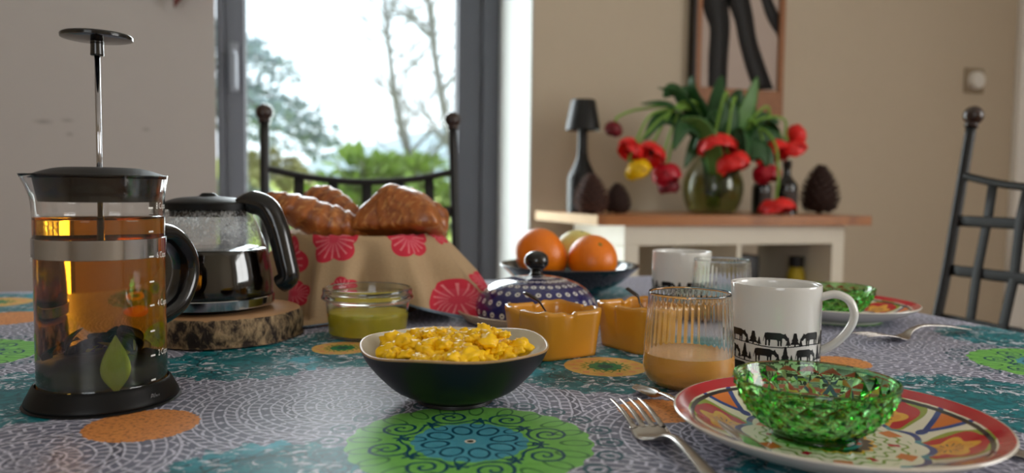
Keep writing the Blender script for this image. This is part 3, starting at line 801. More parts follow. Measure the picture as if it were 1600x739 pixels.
L1, L2 = M_tleaf, M_tleaf2
tulip(V(.976, 1.066, 2.10), [V(1.2, 1.13, 2.1), V(1.06, 1.125, 2.1)], 'dark', 'small dark red tulip highest on the left of the bunch', .8, (-.35, 0, -1), 42, [((V(1.27, 1.02, 2.1), V(1.15, 1.13), V(1.035, 1.135)), .02, L1)])
tulip(V(1.008, 1.0), [V(1.22, 1.12), V(1.08, 1.11)], 'red', 'bright red tulip directly above the yellow one', .95, (-.6, -.3, -.8), 55, [((V(1.26, 1.03), V(1.17, 1.16), V(1.09, 1.185)), .022, L1)])
tulip(V(1.072, .986), [V(1.23, 1.14), V(1.15, 1.13)], 'red', 'bright red tulip in the middle of the left cluster', 1.05, (-.4, -.4, -.9), 60, [((V(1.28, 1.04), V(1.21, 1.17), V(1.2, 1.225)), .02, L1)])
tulip(V(1.028, .945), [V(1.22, 1.13), V(1.11, 1.1)], 'yellow', 'single yellow tulip in the left cluster', 1.05, (.35, -.3, -1), 40)
tulip(V(1.125, .935), [V(1.22, 1.13), V(1.165, 1.12)], 'crimson', 'crimson tulip hanging lowest right in the left cluster', 1.15, (.1, -.3, -1), 48, [((V(1.25, 1.0, 2.0), V(1.2, 1.08, 2.0), V(1.13, 1.09, 1.99)), .022, L2)])
tulip(V(1.16, .9, 2.10), [V(1.24, 1.1, 2.08), V(1.18, 1.06, 2.09)], 'dark', 'dark red tulip tucked behind the left cluster beside the vase', .95, (.2, 0, -1), 42)
tulip(V(1.262, 1.015, 2.0), [V(1.31, 1.16, 2.03), V(1.282, 1.16, 2.0)], 'red', 'upper red tulip of the pair in front of the vase', 1.25, (-.15, -.35, -1), 62, [((V(1.30, 1.02), V(1.31, 1.15, 2.08), V(1.33, 1.24, 2.09)), .024, L1), ((V(1.28, .98, 2.05), V(1.23, 1.06, 2.04), V(1.20, 1.0, 2.03)), .026, L1)])
tulip(V(1.312, .968, 1.99), [V(1.33, 1.15, 2.02), V(1.305, 1.14, 1.99)], 'red', 'lower red tulip of the pair in front of the vase', 1.2, (.25, -.3, -1), 58, [((V(1.35, 1.0, 2.08), V(1.4, 1.14), V(1.43, 1.235)), .024, L2)])
tulip(V(1.49, 1.0), [V(1.43, 1.12), V(1.475, 1.14)], 'red', 'broad red tulip in the middle of the right cluster', 1.2, (.1, -.4, -1), 64, [((V(1.38, 1.03), V(1.45, 1.1), V(1.52, 1.07)), .026, L1)])
tulip(V(1.56, 1.015, 2.04), [V(1.43, 1.1), V(1.53, 1.11)], 'red', 'red tulip on the right side of the right cluster', 1.05, (.4, -.3, -.9), 56, [((V(1.37, 1.0, 2.1), V(1.42, 1.08, 2.12), V(1.5, 1.06, 2.1)), .028, L1)])
tulip(V(1.582, 1.06, 2.06), [V(1.42, 1.09, 2.1), V(1.52, 1.085, 2.08)], 'red', 'highest red tulip at the far right of the bunch', .95, (.9, -.2, .2), 40)
tulip(V(1.452, .942, 2.02), [V(1.4, 1.1, 2.06), V(1.43, 1.07, 2.03)], 'crimson', 'red tulip hanging below the right cluster', 1.1, (0, -.3, -1), 46, [((V(1.36, 1.0, 2.1), V(1.37, 1.15, 2.14), V(1.36, 1.21, 2.16)), .024, L1)])
tulip(V(1.452, .828, 1.96), [V(1.42, 1.08, 2.05), V(1.452, 1.03, 1.985), V(1.453, .92, 1.962)], 'red', 'low red tulip hanging down to the edge of the plank', 1.1, (0, -.15, -1), 74)

# more of the dark broad foliage belongs to the tulips whose heads hang in front
for ti, (lp, w, m_) in zip((0, 1, 2, 4, 6, 6, 7, 7, 8, 9, 10, 11, 12, 5), (
    ([(1.24, 1.05, 2.06), (1.12, 2.06, 1.10), (1.05, 2.05, 1.03)], .024, L1), ([(1.26, 2.08, 1.06), (1.17, 2.08, 1.18), (1.12, 2.07, 1.16)], .026, L1), ([(1.29, 2.1, 1.08), (1.25, 2.12, 1.17), (1.21, 2.12, 1.2)], .028, L1),
    ([(1.25, 2.03, 1.04), (1.17, 2.02, 1.08), (1.12, 2.0, 1.0)], .026, L1), ([(1.3, 2.07, 1.03), (1.27, 2.04, 1.1), (1.22, 2.02, 1.06)], .03, L1), ([(1.33, 2.06, 1.03), (1.33, 2.04, 1.12), (1.3, 2.03, 1.17)], .03, L1),
    ([(1.37, 2.08, 1.04), (1.42, 2.08, 1.13), (1.44, 2.08, 1.17)], .028, L2), ([(1.36, 2.05, 1.0), (1.38, 2.02, 1.06), (1.37, 2.0, .98)], .03, L1), ([(1.39, 2.06, 1.01), (1.47, 2.05, 1.06), (1.53, 2.04, 1.03)], .032, L1),
    ([(1.39, 2.08, 1.03), (1.47, 2.09, 1.11), (1.54, 2.08, 1.1)], .026, L1), ([(1.4, 2.1, 1.02), (1.48, 2.12, 1.05), (1.55, 2.12, 1.0)], .026, L1), ([(1.36, 2.1, 1.04), (1.39, 2.1, 1.16), (1.41, 2.1, 1.2)], .026, L1),
    ([(1.38, 2.03, 1.0), (1.43, 2.0, 1.0), (1.45, 1.99, .93)], .026, L1), ([(1.29, 2.08, 1.0), (1.23, 2.05, 1.03), (1.18, 2.04, .95)], .028, L1))):
    t_ = bpy.data.objects['tulip' if ti == 0 else 'tulip.%03d' % ti]; b_ = Vector(t_.location)
    if ti == 0: lp = [(1.24, 2.06, 1.05), (1.12, 2.06, 1.10), (1.05, 2.05, 1.03)]
    P = crom([Vector((0, 0, .06))]+[Vector(v)-b_ for v in lp], 6); n_ = len(P)
    bm = BM(); sweep(bm, P, [(max(.002, 1.3*w*sin(pi*min(1, .12+.88*i/(n_-1)))**.8), .0012) for i in range(n_)], 8, ref=(0, -.8, .6)); obj('leaf', bm, m_, t_)

# ================================================================== ON THE TABLE
T0 = TABLE
M_bk = plain('black_soft_plastic', (12, 12, 13), .42, var=.08, spec=.25)
M_bkg = plain('black_gloss_plastic', (14, 14, 15), .18, var=.06, coat=.3)
M_chrome = plain('polished_steel', (176, 176, 180), .1, 1.0, var=.04)
M_flat = plain('worn_cutlery_steel', (176, 170, 164), .24, 1.0, var=.12, scale=200)
M_glass = glass('clear_glass')
M_printw = plain('white_print', (236, 236, 232), .5)

def text_on_cylinder(txt, size, r, ang, z, mat, parent, name='printed_text', depth=.00015, shear=0):
    c = bpy.data.curves.new('t', 'FONT'); c.body = txt; c.size = size; c.shear = shear; c.resolution_u = 2
    o = bpy.data.objects.new('t', c); COL.objects.link(o); dg = bpy.context.evaluated_depsgraph_get(); dg.update()
    me = bpy.data.meshes.new_from_object(o.evaluated_get(dg)); bpy.data.objects.remove(o); bpy.data.curves.remove(c)
    for v in me.vertices:
        a = ang+v.co.x*.72/r; v.co = Vector(((r+depth)*cos(a), (r+depth)*sin(a), z+v.co.y))
    me.materials.clear(); me.materials.append(mat); me.name = name
    p = bpy.data.objects.new(name, me); link(p, parent); return p

# ------------------------------------------------------------------ french press
PX, PY = -.1195, .6315
fp = thing('french_press', 'tall glass french press of amber herb tea with black lid and raised plunger', 'french press', (PX, PY, T0))
af = math.atan2(-PY, -PX)                          # side turned to the viewer
M_tea = absorbing('amber_tea', (.92, .70, .02), 62)
GR = .0435
bm = BM(); lathe(bm, crom([(0, 0), (.049, 0), (.0515, .0015), (.0515, .004), (.0478, .0115), (.0462, .0145), (.0445, .015), (.0442, .0075), (0, .0075)], 3), 72); obj('base', bm, M_bk, fp, auto=50)
def spout(a, i, r, z):
    d = (a-(af-1.35)+pi) % (2*pi)-pi; k = max(0, (z-.142)/.024)
    g = math.exp(-(d/.26)**2)*k**1.5*.0055
    return ((r+g)*cos(a), (r+g)*sin(a), z)
gp = crom([(0, .008), (.038, .008), (.0425, .0095), (GR, .014), (GR, .06), (GR, .14), (GR+.0006, .155), (GR+.0022, .1655), (GR+.0024, .167)], 4)
gi = crom([(GR+.0006, .1672), (GR-.0010, .155), (GR-.0018, .14), (GR-.0018, .06), (GR-.0018, .016), (.040, .0125), (0, .0115)], 4)
bm = BM(); lathe(bm, gp+gi, 96, f=spout); obj('beaker', bm, M_glass, fp)
bm = BM(); lathe(bm, crom([(0, .0114), (.0399, .0124), (GR-.0017, .016), (GR-.0017, .06), (GR-.0017, .134)], 4)+[(GR-.0017, .1365), (GR-.004, .1372), (0, .1372)], 80); obj('tea', bm, M_tea, fp)
bm = BM(); lathe(bm, [(GR+.0003, .1072), (GR+.0010, .1075), (GR+.0010, .1212), (GR+.0003, .1215)], 80, closed=True); obj('metal_band', bm, M_chrome, fp, auto=30)
# lid
bm = BM(); lathe(bm, crom([(0, .1725), (.018, .1725), (.028, .1718), (.036, .1698), (.0425, .1675), (.045, .1665), (.0452, .1652), (.044, .1646)], 3)+[(GR-.0016, .1645), (GR-.0026, .158), (GR-.004, .1475), (0, .1475)], 72)
obj('lid', bm, M_bk, fp, auto=50)
bm = BM(); sweep(bm, [(0, 0, .112), (0, 0, .2575)], .0019, 16); obj('plunger_rod', bm, M_chrome, fp)
bm = BM(); lathe(bm, crom([(0, .1085), (.0395, .1085), (.0412, .110), (.0412, .116), (.0395, .1175), (0, .1175)], 2), 56); obj('plunger_filter', bm, M_chrome, fp, auto=40)
bm = BM(); lathe(bm, crom([(0, .2535), (.0042, .2535), (.0044, .256), (.0044, .263), (.006, .2640), (.022, .2652), (.0238, .2665), (.0236, .2682), (.020, .2692), (0, .2700)], 3), 56)
o = obj('plunger_knob', bm, M_bkg, fp, auto=50)
# handle: flat D on the side away from the viewer
ah = af+pi*.5+.80
hv = Vector((cos(ah), sin(ah), 0))
hp = [hv*(GR+.0005)+Vector((0, 0, .1215)), hv*(GR+.026)+Vector((0, 0, .1195)), hv*(GR+.044)+Vector((0, 0, .103)), hv*(GR+.047)+Vector((0, 0, .083)), hv*(GR+.034)+Vector((0, 0, .062)), hv*(GR+.008)+Vector((0, 0, .0525)), hv*(GR+.0012)+Vector((0, 0, .053))]
bm = BM(); sweep(bm, crom(hp, 8), [(.0085, .0125)]*49, 14, ref=hv.cross(Vector((0, 0, 1)))); obj('handle', bm, M_bkg, fp)
bm = BM(); lathe(bm, [(GR+.0011, .1195), (GR+.0024, .1195), (GR+.0024, .1225), (GR+.0011, .1225)], 12, f=lambda a, i, r, z: (r*cos(ah-.2+a*.064), r*sin(ah-.2+a*.064), z)); obj('handle_clip', bm, M_bkg, fp, smooth=False)
# printed scale
A0 = af+.80
for z in (.1435, .1264, .1083, .0901, .0728, .054, .036, .018):
    bm = BM(); q = [((GR+.0013)*cos(A0+d), (GR+.0013)*sin(A0+d), z+e) for d, e in ((-.05, -.0006), (.05, -.0006), (.05, .0006), (-.05, .0006))]
    bm.faces.new([bm.verts.new(v) for v in q]); obj('scale_mark', bm, M_printw, fp, smooth=False)
for s_, z in (('8 Cups', .1428), ('6 Cups', .1068), ('4 Cups', .0715), ('2 Cups', .0347)): text_on_cylinder(s_, .0066, GR+.0013, A0+.12, z, M_printw, fp)
text_on_cylinder('Cups', .0066, GR+.0013, af-1.46, .1055, M_printw, fp)
M_greyp = plain('grey_print', (120, 122, 126), .5)
text_on_cylinder('Pilau', .0062, .0500, af+.62, .0055, M_greyp, fp, shear=.3)
# herb leaves in the tea
M_herb = plain('steeped_leaf', (138, 156, 36), .5, var=.25, scale=60); M_herb2 = plain('dark_steeped_leaf', (30, 46, 10), .6, var=.4, scale=60)
def leaf(pos, rot, L, w, mat, nm='tea_leaf'):
    bm = BM(); strip(bm, interp([(0, 0, .0006, 0, .0005, 0), (L*.3, .001, w*.85, .0015, .0005, 0), (L*.6, .0012, w*.8, .0015, .0005, 0), (L, -.001, .0003, 0, .0004, 0)], 4), 6)
    for v in bm.verts: v.co.z -= .0006*math.exp(-(v.co.x/.0008)**2)
    o = obj(nm, bm, mat, fp); o.location = pos; o.rotation_euler = rot; return o
rn = random.Random(12)
fv = Vector((cos(af), sin(af), 0)); sv = Vector((-sin(af), cos(af), 0))
leaf(tuple(fv*.0375+sv*.0075+Vector((0, 0, .013))), (R(90), 0, af+R(90)), .041, .0105, M_herb)
for k in range(64):
    a = rn.random()*6.28; q = rn.uniform(.012, .0365); zz = rn.uniform(.014, .042)*(1-.25*(k % 3 == 0))
    if math.cos(a-af) > .5: a += pi*.66
    leaf((q*cos(a)*.7, q*sin(a)*.7, zz), (rn.uniform(.5, 1.3), rn.uniform(-.5, .5), a+1.57+rn.uniform(-.9, .9)), rn.uniform(.014, .022), rn.uniform(.004, .007), M_herb if k % 3 == 0 else M_herb2)
bm = BM()
lathe(bm, crom([(0, .0135), (.03, .0135), (.035, .016), (.0355, .021), (.034, .0285), (.022, .036), (0, .038)], 3), 40, f=lambda a, i, r, z: (r*cos(a), r*sin(a), z+.004*noise.noise(Vector((r*90*cos(a), r*90*sin(a), 3)))*(1 if i > 6 else 0)))
o = obj('leaf_sediment', bm, M_herb2, fp)

# ------------------------------------------------------------------ wood slice and coffee pot
SX, SY, SH = -.0475, .872, .0292
M_wood = plain('sawn_wood', (176, 136, 98), .6, var=.25, scale=40)
def bark_mat():
    m, t, p = new_mat('birch_bark'); x, y, z, v = coords(t)
    n = noise_e(t, combine(t, x, y, z*.6), 130, 5, .7, .5); g = noise_e(t, v, 30, 3)
    c = cmix(t, ((n*.7+g*.5-.54)*6.0).sat(), srgb(38, 27, 22), srgb(168, 142, 108)); t.links.new(c, p.inputs['Base Color']); p.inputs['Roughness'].default_value = .85
    bump(t, p, n, .8, .003); return m
M_bark = bark_mat()
ws = thing('wood_slice', 'round slice of tree trunk with rough bark carrying the coffee pot', 'trivet', (SX, SY, T0))
def irr(a): return 1+.02*sin(2*a+1)+.015*sin(3*a)+.012*sin(7*a+2)
bm = BM(); lathe(bm, crom([(0, .0006), (.074, .0006), (.0775, .003), (.0795, .015), (.078, .026), (.0765, .0285)], 4), 120, f=lambda a, i, r, z: ((r*irr(a)+(.0016*noise.noise(Vector((a*14, z*160, 0))) if 0 < z and r > .07 else 0))*cos(a), (r*irr(a)+(.0016*noise.noise(Vector((a*14, z*160, 0))) if r > .07 else 0))*sin(a), z)); obj('bark', bm, M_bark, ws)
bm = BM(); lathe(bm, [(.0768, .0272), (.0758, .0288), (.05, .0292), (0, .0292)], 90, f=lambda a, i, r, z: (r*irr(a)*cos(a), r*irr(a)*sin(a), z)); obj('sawn_face', bm, M_wood, ws)

cf = thing('coffee_pot', 'glass coffee pot half full of black coffee on the wood slice', 'coffee pot', (-.0625, .877, T0+SH+.0002))
def fog_glass():
    m, t, p = new_mat('steamed_glass'); out = t.nodes['Material Output']; x, y, z, v = coords(t)
    t.nodes.remove(p)
    a = t.nodes.new('ShaderNodeBsdfTransparent'); a.inputs[0].default_value = (.96, .97, .97, 1)
    gl = t.nodes.new('ShaderNodeBsdfGlossy'); gl.inputs['Roughness'].default_value = .02
    d = t.nodes.new('ShaderNodeBsdfTranslucent'); d.inputs[0].default_value = (.75, .76, .77, 1); d2 = t.nodes.new('ShaderNodeBsdfDiffuse'); d2.inputs[0].default_value = (.62, .63, .64, 1)
    md = t.nodes.new('ShaderNodeMixShader'); t.links.new(d.outputs[0], md.inputs[1]); t.links.new(d2.outputs[0], md.inputs[2]); md.inputs[0].default_value = .4
    n = noise_e(t, combine(t, x, y, z*.55), 420, 3, .7); b = noise_e(t, v, 45, 2)
    f = (((n+b*.5-.66)*6.0).sat()*((z-.065)*60.0).sat()*((.112-z)*80.0).sat()*.85)
    m1 = t.nodes.new('ShaderNodeMixShader'); t.links.new(f.s, m1.inputs[0]); t.links.new(a.outputs[0], m1.inputs[1]); t.links.new(md.outputs[0], m1.inputs[2])
    lw = t.nodes.new('ShaderNodeLayerWeight'); lw.inputs['Blend'].default_value = .5
    fr = E(t, lw.outputs['Facing']).pow(5.0)*.85+.06
    m2 = t.nodes.new('ShaderNodeMixShader'); t.links.new(fr.s, m2.inputs[0]); t.links.new(m1.outputs[0], m2.inputs[1]); t.links.new(gl.outputs[0], m2.inputs[2])
    t.links.new(m2.outputs[0], out.inputs[0]); return m
M_fog = fog_glass()
CP = crom([(0, .004), (.045, .004), (.058, .0065), (.0640, .014), (.0652, .024), (.0632, .045), (.0575, .068), (.0495, .090), (.0445, .102), (.0432, .108), (.0448, .1125)], 5)
bm = BM(); lathe(bm, CP, 84, f=lambda a, i, r, z: (r*cos(a)+(max(0, z-.1)*.9*max(0, -cos(a-.3))**8), r*sin(a), z)); obj('glass_body', bm, M_fog, cf)
M_coffee = plain('black_coffee', (10, 5, 3), .04, var=.2, spec=.6)
bm = BM(); lathe(bm, crom([(0, .0048), (.044, .0048), (.0565, .0075), (.0625, .0145), (.0642, .024), (.0622, .045), (.0580, .0635)], 5)+[(.0555, .0644), (0, .0645)], 64); obj('coffee', bm, M_coffee, cf)
bm = BM(); lathe(bm, [(.0648, .0052), (.0662, .0055), (.0668, .0145), (.0660, .0152), (.0650, .015), (.064, .006)], 84, closed=True); obj('metal_band', bm, M_chrome, cf, auto=30)
bm = BM(); lathe(bm, crom([(0, 0), (.046, 0), (.05, .0015), (.0555, .0045), (.0640, .0055), (.0635, .0062), (.05, .0056), (0, .0040)], 2), 64); obj('base_ring', bm, M_bkg, cf)
bm = BM(); lathe(bm, crom([(0, .123), (.006, .123), (.009, .1205), (.012, .1195), (.030, .1178), (.041, .1145), (.0445, .1125), (.0445, .1108), (.040, .110), (.038, .100), (.037, .0985), (0, .0985)], 3), 56); obj('lid', bm, M_bk, cf, auto=50)
hr = math.atan2(-sin(yaw), cos(yaw))-.12; hd = Vector((cos(hr), sin(hr), 0))
hp = [hd*.034+Vector((0, 0, .112)), hd*.050+Vector((0, 0, .1135)), hd*.066+Vector((0, 0, .107)), hd*.077+Vector((0, 0, .085)), hd*.085+Vector((0, 0, .055)), hd*.0885+Vector((0, 0, .036)), hd*.080+Vector((0, 0, .028))]
hq = crom(hp, 7); nh = len(hq)
bm = BM(); sweep(bm, hq, [(.0130*(1-.2*i/nh) if i > 6 else .006+.001*i, .0120) for i in range(nh)], 16, ref=hd.cross(Vector((0, 0, 1)))); obj('handle', bm, M_bkg, cf)
bm = BM(); lathe(bm, [(.0440, .106), (.0462, .106), (.0462, .1125), (.0440, .1125)], 64, closed=True); obj('rim_clamp', bm, M_bk, cf, auto=30)

# ------------------------------------------------------------------ bread basket, cloth and pastries
BX, BY, BR, BH = .118, 1.035, .104, .101
M_wick = plain('wicker', (150, 112, 70), .7, var=.3, scale=120)
bk = thing('bread_basket', 'round wicker basket under the beige and red cloth', 'basket', (BX, BY, T0))
bm = BM(); lathe(bm, crom([(0, .001), (.07, .001), (.078, .006), (.093, .05), (.101, .0955), (.098, .0955), (.089, .05), (.075, .008), (0, .007)], 4), 60, f=lambda a, i, r, z: ((r+.0008*sin(a*30+z*900))*cos(a), (r+.0008*sin(a*30+z*900))*sin(a), z)); obj('body', bm, M_wick, bk)
cl0 = -math.pi/2-R(17.5)                            # towards the viewer
CORN = [(cl0-R(24), .172), (cl0+R(66), .150), (cl0+R(156), .14), (cl0-R(114), .13)]
def drape_len(a):
    L = .084
    for (c, l) in CORN:
        d = abs((a-c+pi) % (2*pi)-pi); L = max(L, .084+(l-.084)*max(0, 1-d/R(36))**1.1)
    return L
def cloth_pt(a, s):
    """s metres of cloth from the rim at angle a"""
    right = max(0, cos(a-(cl0+R(68))))**6
    fold = .024*(.62-abs(sin(3.5*(a-cl0)+.95))**.7)+.009*sin(11*(a-cl0)+2.0)+.004*sin(19*(a-cl0)+.4)
    flare = .17+.08*sin(3*(a-cl0)+1)+.85*right
    if s < 0: return Vector(((BR+s)*cos(a), (BR+s)*sin(a), BH+.0015-abs(s)*.6))
    out = s*flare/math.sqrt(1+flare*flare)*1.0; dn = s/math.sqrt(1+flare*flare)
    k = min(1, s/.06); r = BR+out+fold*k+.004*k
    z = BH-dn+.0018*sin(9*a)*(1-k)
    if z < .0025: r += (.0025-z)*.8; z = .0025+.001*sin(9*a)**2
    return Vector((r*cos(a), r*sin(a), z))
def poppy_mat():
    m, t, p = new_mat('poppy_cloth'); un = t.nodes.new('ShaderNodeUVMap'); un.uv_map = 'flat'; sp = t.nodes.new('ShaderNodeSeparateXYZ'); t.links.new(un.outputs[0], sp.inputs[0])
    x, y = E(t, sp.outputs[0]), E(t, sp.outputs[1]); weave = noise_e(t, un.outputs[0], 500, 2)
    c = cmix(t, weave, srgb(164, 136, 102), srgb(186, 158, 122)); best = None
    for (a, b, r, ph) in FLOW:
        dx, dy = x-a, y-b; d = (dx*dx+dy*dy).sqrt(); th = dy.atan2(dx)
        lob = d/(((th*2.5+ph).cos().abs()*.24+.80)*r)
        ins = lob < 1.0; ray = ((th*17.0).sin() > .72)*((d/r).band(.2, .82))
        col = cmix(t, (d/r < .55)*.45, srgb(196, 34, 58), srgb(204, 70, 92)); col = cmix(t, ray*.75, col, srgb(226, 138, 142))
        c = cmix(t, ins, c, col)
    c = cmix(t, E(t, sp.outputs[2]) if False else (y*0.0+x*0.0), c, c)
    at_ = t.nodes.new('ShaderNodeAttribute'); at_.attribute_name = 'hem'
    c = cmix(t, (E(t, at_.outputs['Fac']) > .965), c, srgb(120, 136, 150))
    t.links.new(c, p.inputs['Base Color']); p.inputs['Roughness'].default_value = .8; bump(t, p, weave, .3, .0006); return m
FLOW = [(-.078, .034, .030, .3), (-.014, .004, .029, 1.0), (.076, .002, .029, .5), (-.058, .070, .016, .8), (.0, .062, .014, 1.4), (.155, .085, .022, .2), (.135, .0, .02, .9), (-.052, .15, .03, .2), (-.15, .02, .035, 1), (.22, .03, .035, .4), (.3, .07, .035, .6), (-.25, .06, .035, .4), (-.33, .02, .03, .9), (.1, .1, .03, .4)]
na, ns = 168, 30; bm = BM(); uvl = bm.loops.layers.uv.new('flat'); hl = bm.verts.layers.float.new('hem'); G = []
for i in range(na+1):
    a = cl0-pi+2*pi*i/na; row = []; L = drape_len(a)
    for j in range(ns+1):
        s_ = -.035+(L+.035)*j/ns; row.append((bm.verts.new(cloth_pt(a, s_)), (a-cl0)*BR, s_, max(0, s_/L)))
    G.append(row)
for row in G:
    for v in row: v[0][hl] = v[3]
for i in range(na):
    for j in range(ns):
        q = (G[i][j], G[i+1][j], G[i+1][j+1], G[i][j+1]); f = bm.faces.new([v[0] for v in q])
        for l, v in zip(f.loops, q): l[uvl].uv = (v[1], v[2])
bmesh.ops.remove_doubles(bm, verts=[G[0][j][0] for j in range(ns+1)]+[G[na][j][0] for j in range(ns+1)], dist=1e-5)
o = obj('bread_cloth', bm, poppy_mat(), None, loc=(BX, BY, T0)); md = o.modifiers.new('thickness', 'SOLIDIFY'); md.thickness = .0012; md.offset = 1
tag(o, 'beige cloth printed with red poppies draped over the bread basket', 'cloth')

def crust_mat():
    m, t, p = new_mat('baked_crust'); x, y, z, v = coords(t); un = t.nodes.new('ShaderNodeUVMap'); un.uv_map = 'flat'; sp = t.nodes.new('ShaderNodeSeparateXYZ'); t.links.new(un.outputs[0], sp.inputs[0])
    st = E(t, sp.outputs[0]); n = noise_e(t, v, 55, 4); fl = noise_e(t, combine(t, x*1.0, y*4.0, z*1.0), 90, 4)
    c = cmix(t, (n*1.3-.15).sat(), srgb(128, 58, 14), srgb(190, 110, 38)); c = cmix(t, (st*1.25-.35).sat()*.75, c, srgb(88, 36, 10)); c = cmix(t, ((fl-.53)*6.0).sat()*.55, c, srgb(226, 164, 92))
    t.links.new(c, p.inputs['Base Color']); p.inputs['Roughness'].default_value = .4; p.inputs['Coat Weight'].default_value = .35; p.inputs['Coat Roughness'].default_value = .25
    bump(t, p, fl, .35, .002); return m
M_crust = crust_mat()
def croissant(path, rad, steps, label, loc, hook=.12, seed=0, sq=.85, group='pastries in the basket'):
    P = crom(path, 12); n = len(P); nc = 28; bm = BM(); uvl = bm.loops.layers.uv.new('flat'); rings = []
    Nn = None
    for i in range(n):
        u = i/(n-1); t_ = (P[min(i+1, n-1)]-P[max(i-1, 0)]).normalized()
        Nn = (t_.cross(Vector((0, 0, 1))) if Nn is None else (Nn-t_*Nn.dot(t_))).normalized(); B = t_.cross(Nn)*-1
        base = rad*max(.12, sin(pi*(.04+.92*u)))**.75; row = []
        for k in range(nc):
            a = 2*pi*k/nc; ph = abs(u-.5)*2*steps+.35*sin(a*1+.6)+.12*noise.noise(Vector((u*5, a, seed)))
            fr = ph % 1.0; bumpr = 1+hook*(.5-fr)+.05*noise.noise(Vector((u*9, cos(a)*2, sin(a)*2+seed)))
            row.append((bm.verts.new(P[i]+Nn*(base*bumpr*cos(a))+B*(base*bumpr*sq*sin(a))), fr))
        rings.append(row)
    for A, Bq in zip(rings[:-1], rings[1:]):
        for k in range(nc):
            q = (A[k], A[(k+1) % nc], Bq[(k+1) % nc], Bq[k]); f = bm.faces.new([v[0] for v in q])
            for l, v in zip(f.loops, q): l[uvl].uv = (v[1], 0)
    bm.faces.new([v[0] for v in rings[0]][::-1]); bm.faces.new([v[0] for v in rings[-1]])
    o = obj('croissant', bm, M_crust, None, loc=loc); tag(o, label, 'pastry', group); return o
BZ = T0+BH
rv = Vector((cos(yaw), -sin(yaw), 0)); dv = Vector((sin(yaw), cos(yaw), 0))
def bp(x, d, z): return Vector((BX, BY, BZ))+rv*x+dv*d+Vector((0, 0, z))
def cr(pts, *a, **k):
    c = bp(0, 0, 0); croissant([bp(*p)-c for p in pts], *a, loc=c, **k)
cr([(-.112, -.045, .047), (-.085, -.050, .033), (-.045, -.045, .018), (-.012, -.038, .008), (.012, -.03, .0)], .027, 4.2, 'long golden croissant lying at the left front of the basket', seed=1, hook=.16)
cr([(-.085, .03, .043), (-.06, .02, .045), (-.03, .01, .030), (.0, .0, .012)], .022, 3.6, 'croissant behind the long one with only its back showing', seed=2, hook=.14)
def folded_pastry(c, label, planes, seed, p=7.0):
    bm = BM(); uvl = bm.loops.layers.uv.new('flat'); q = bmesh.ops.create_icosphere(bm, subdivisions=5, radius=1)['verts']; st = {}
    N = [(Vector(n).normalized(), h) for n, h in planes]
    for v in q:
        d = v.co.normalized(); g = sum(max(0, d.dot(n)/h)**p for n, h in N)**(1/p); pos = d/g
        lay = (pos.x*46+pos.z*30+pos.y*12+1.2*noise.noise(pos*40+Vector((seed, 0, 0)))); fr = lay % 1.0
        pos = pos*(1+.022*(.5-fr)+.05*noise.noise(pos*45+Vector((0, seed, 0)))+.02*noise.noise(pos*160)); st[v] = fr*.8
        v.co = rv*pos.x+dv*pos.y+Vector((0, 0, pos.z))
    for f in bm.faces:
        for l in f.loops: l[uvl].uv = (st[l.vert], 0)
    o = obj('croissant', bm, M_crust, None, loc=c); tag(o, label, 'pastry', 'pastries in the basket')
folded_pastry(bp(.046, -.036, .024), 'largest deep brown croissant at the right front of the basket', [((-.72, -.15, .72), .036), ((.35, -.1, .93), .040), ((.95, 0, .3), .056), ((-.2, -1, .25), .030), ((0, 1, .3), .036), ((0, -.3, -1), .024), ((-1, 0, -.1), .058), ((.1, .45, .9), .042)], 4)
cr([(.01, .03, .02), (.04, .02, .042), (.062, .02, .044), (.085, .03, .02)], .018, 3.0, 'croissant tip peeking over the largest one', seed=4, hook=.12)
cr([(.05, .03, .0), (.082, .015, .022), (.096, .008, .020), (.103, -.01, -.008)], .021, 3.2, 'small croissant behind the largest one at the right basket rim', seed=5, hook=.14)

# ------------------------------------------------------------------ glass jar of spread
M_jar = glass('greenish_jar_glass', (242, 250, 246)); M_spread = plain('yellow_green_spread', (206, 182, 44), .35, var=.2, scale=70, bumpy=.25)
jr = thing('spread_jar', 'low glass jar half full of yellow green spread behind the egg bowl', 'jar', (.1005, .836, T0))
bm = BM(); lathe(bm, crom([(0, .0005), (.036, .0005), (.0405, .002), (.0415, .006), (.0445, .034), (.0455, .0385), (.0485, .0405), (.0495, .043), (.0480, .0465), (.0482, .049), (.0475, .0522), (.0455, .0527)], 4)+crom([(.0445, .0520), (.0440, .046), (.0430, .0385), (.0395, .007), (.036, .004), (0, .004)], 4), 80); obj('jar_glass', bm, M_jar, jr)
bm = BM(); lathe(bm, crom([(0, .0039), (.036, .0039), (.0396, .007), (.0418, .0262)], 4)+[(.0405, .0272), (.02, .0268), (0, .0272)], 64, f=lambda a, i, r, z: (r*cos(a), r*sin(a), z+(.0015*noise.noise(Vector((r*150*cos(a), r*150*sin(a), 1))) if z > .0255 else 0))); obj('spread', bm, M_spread, jr)

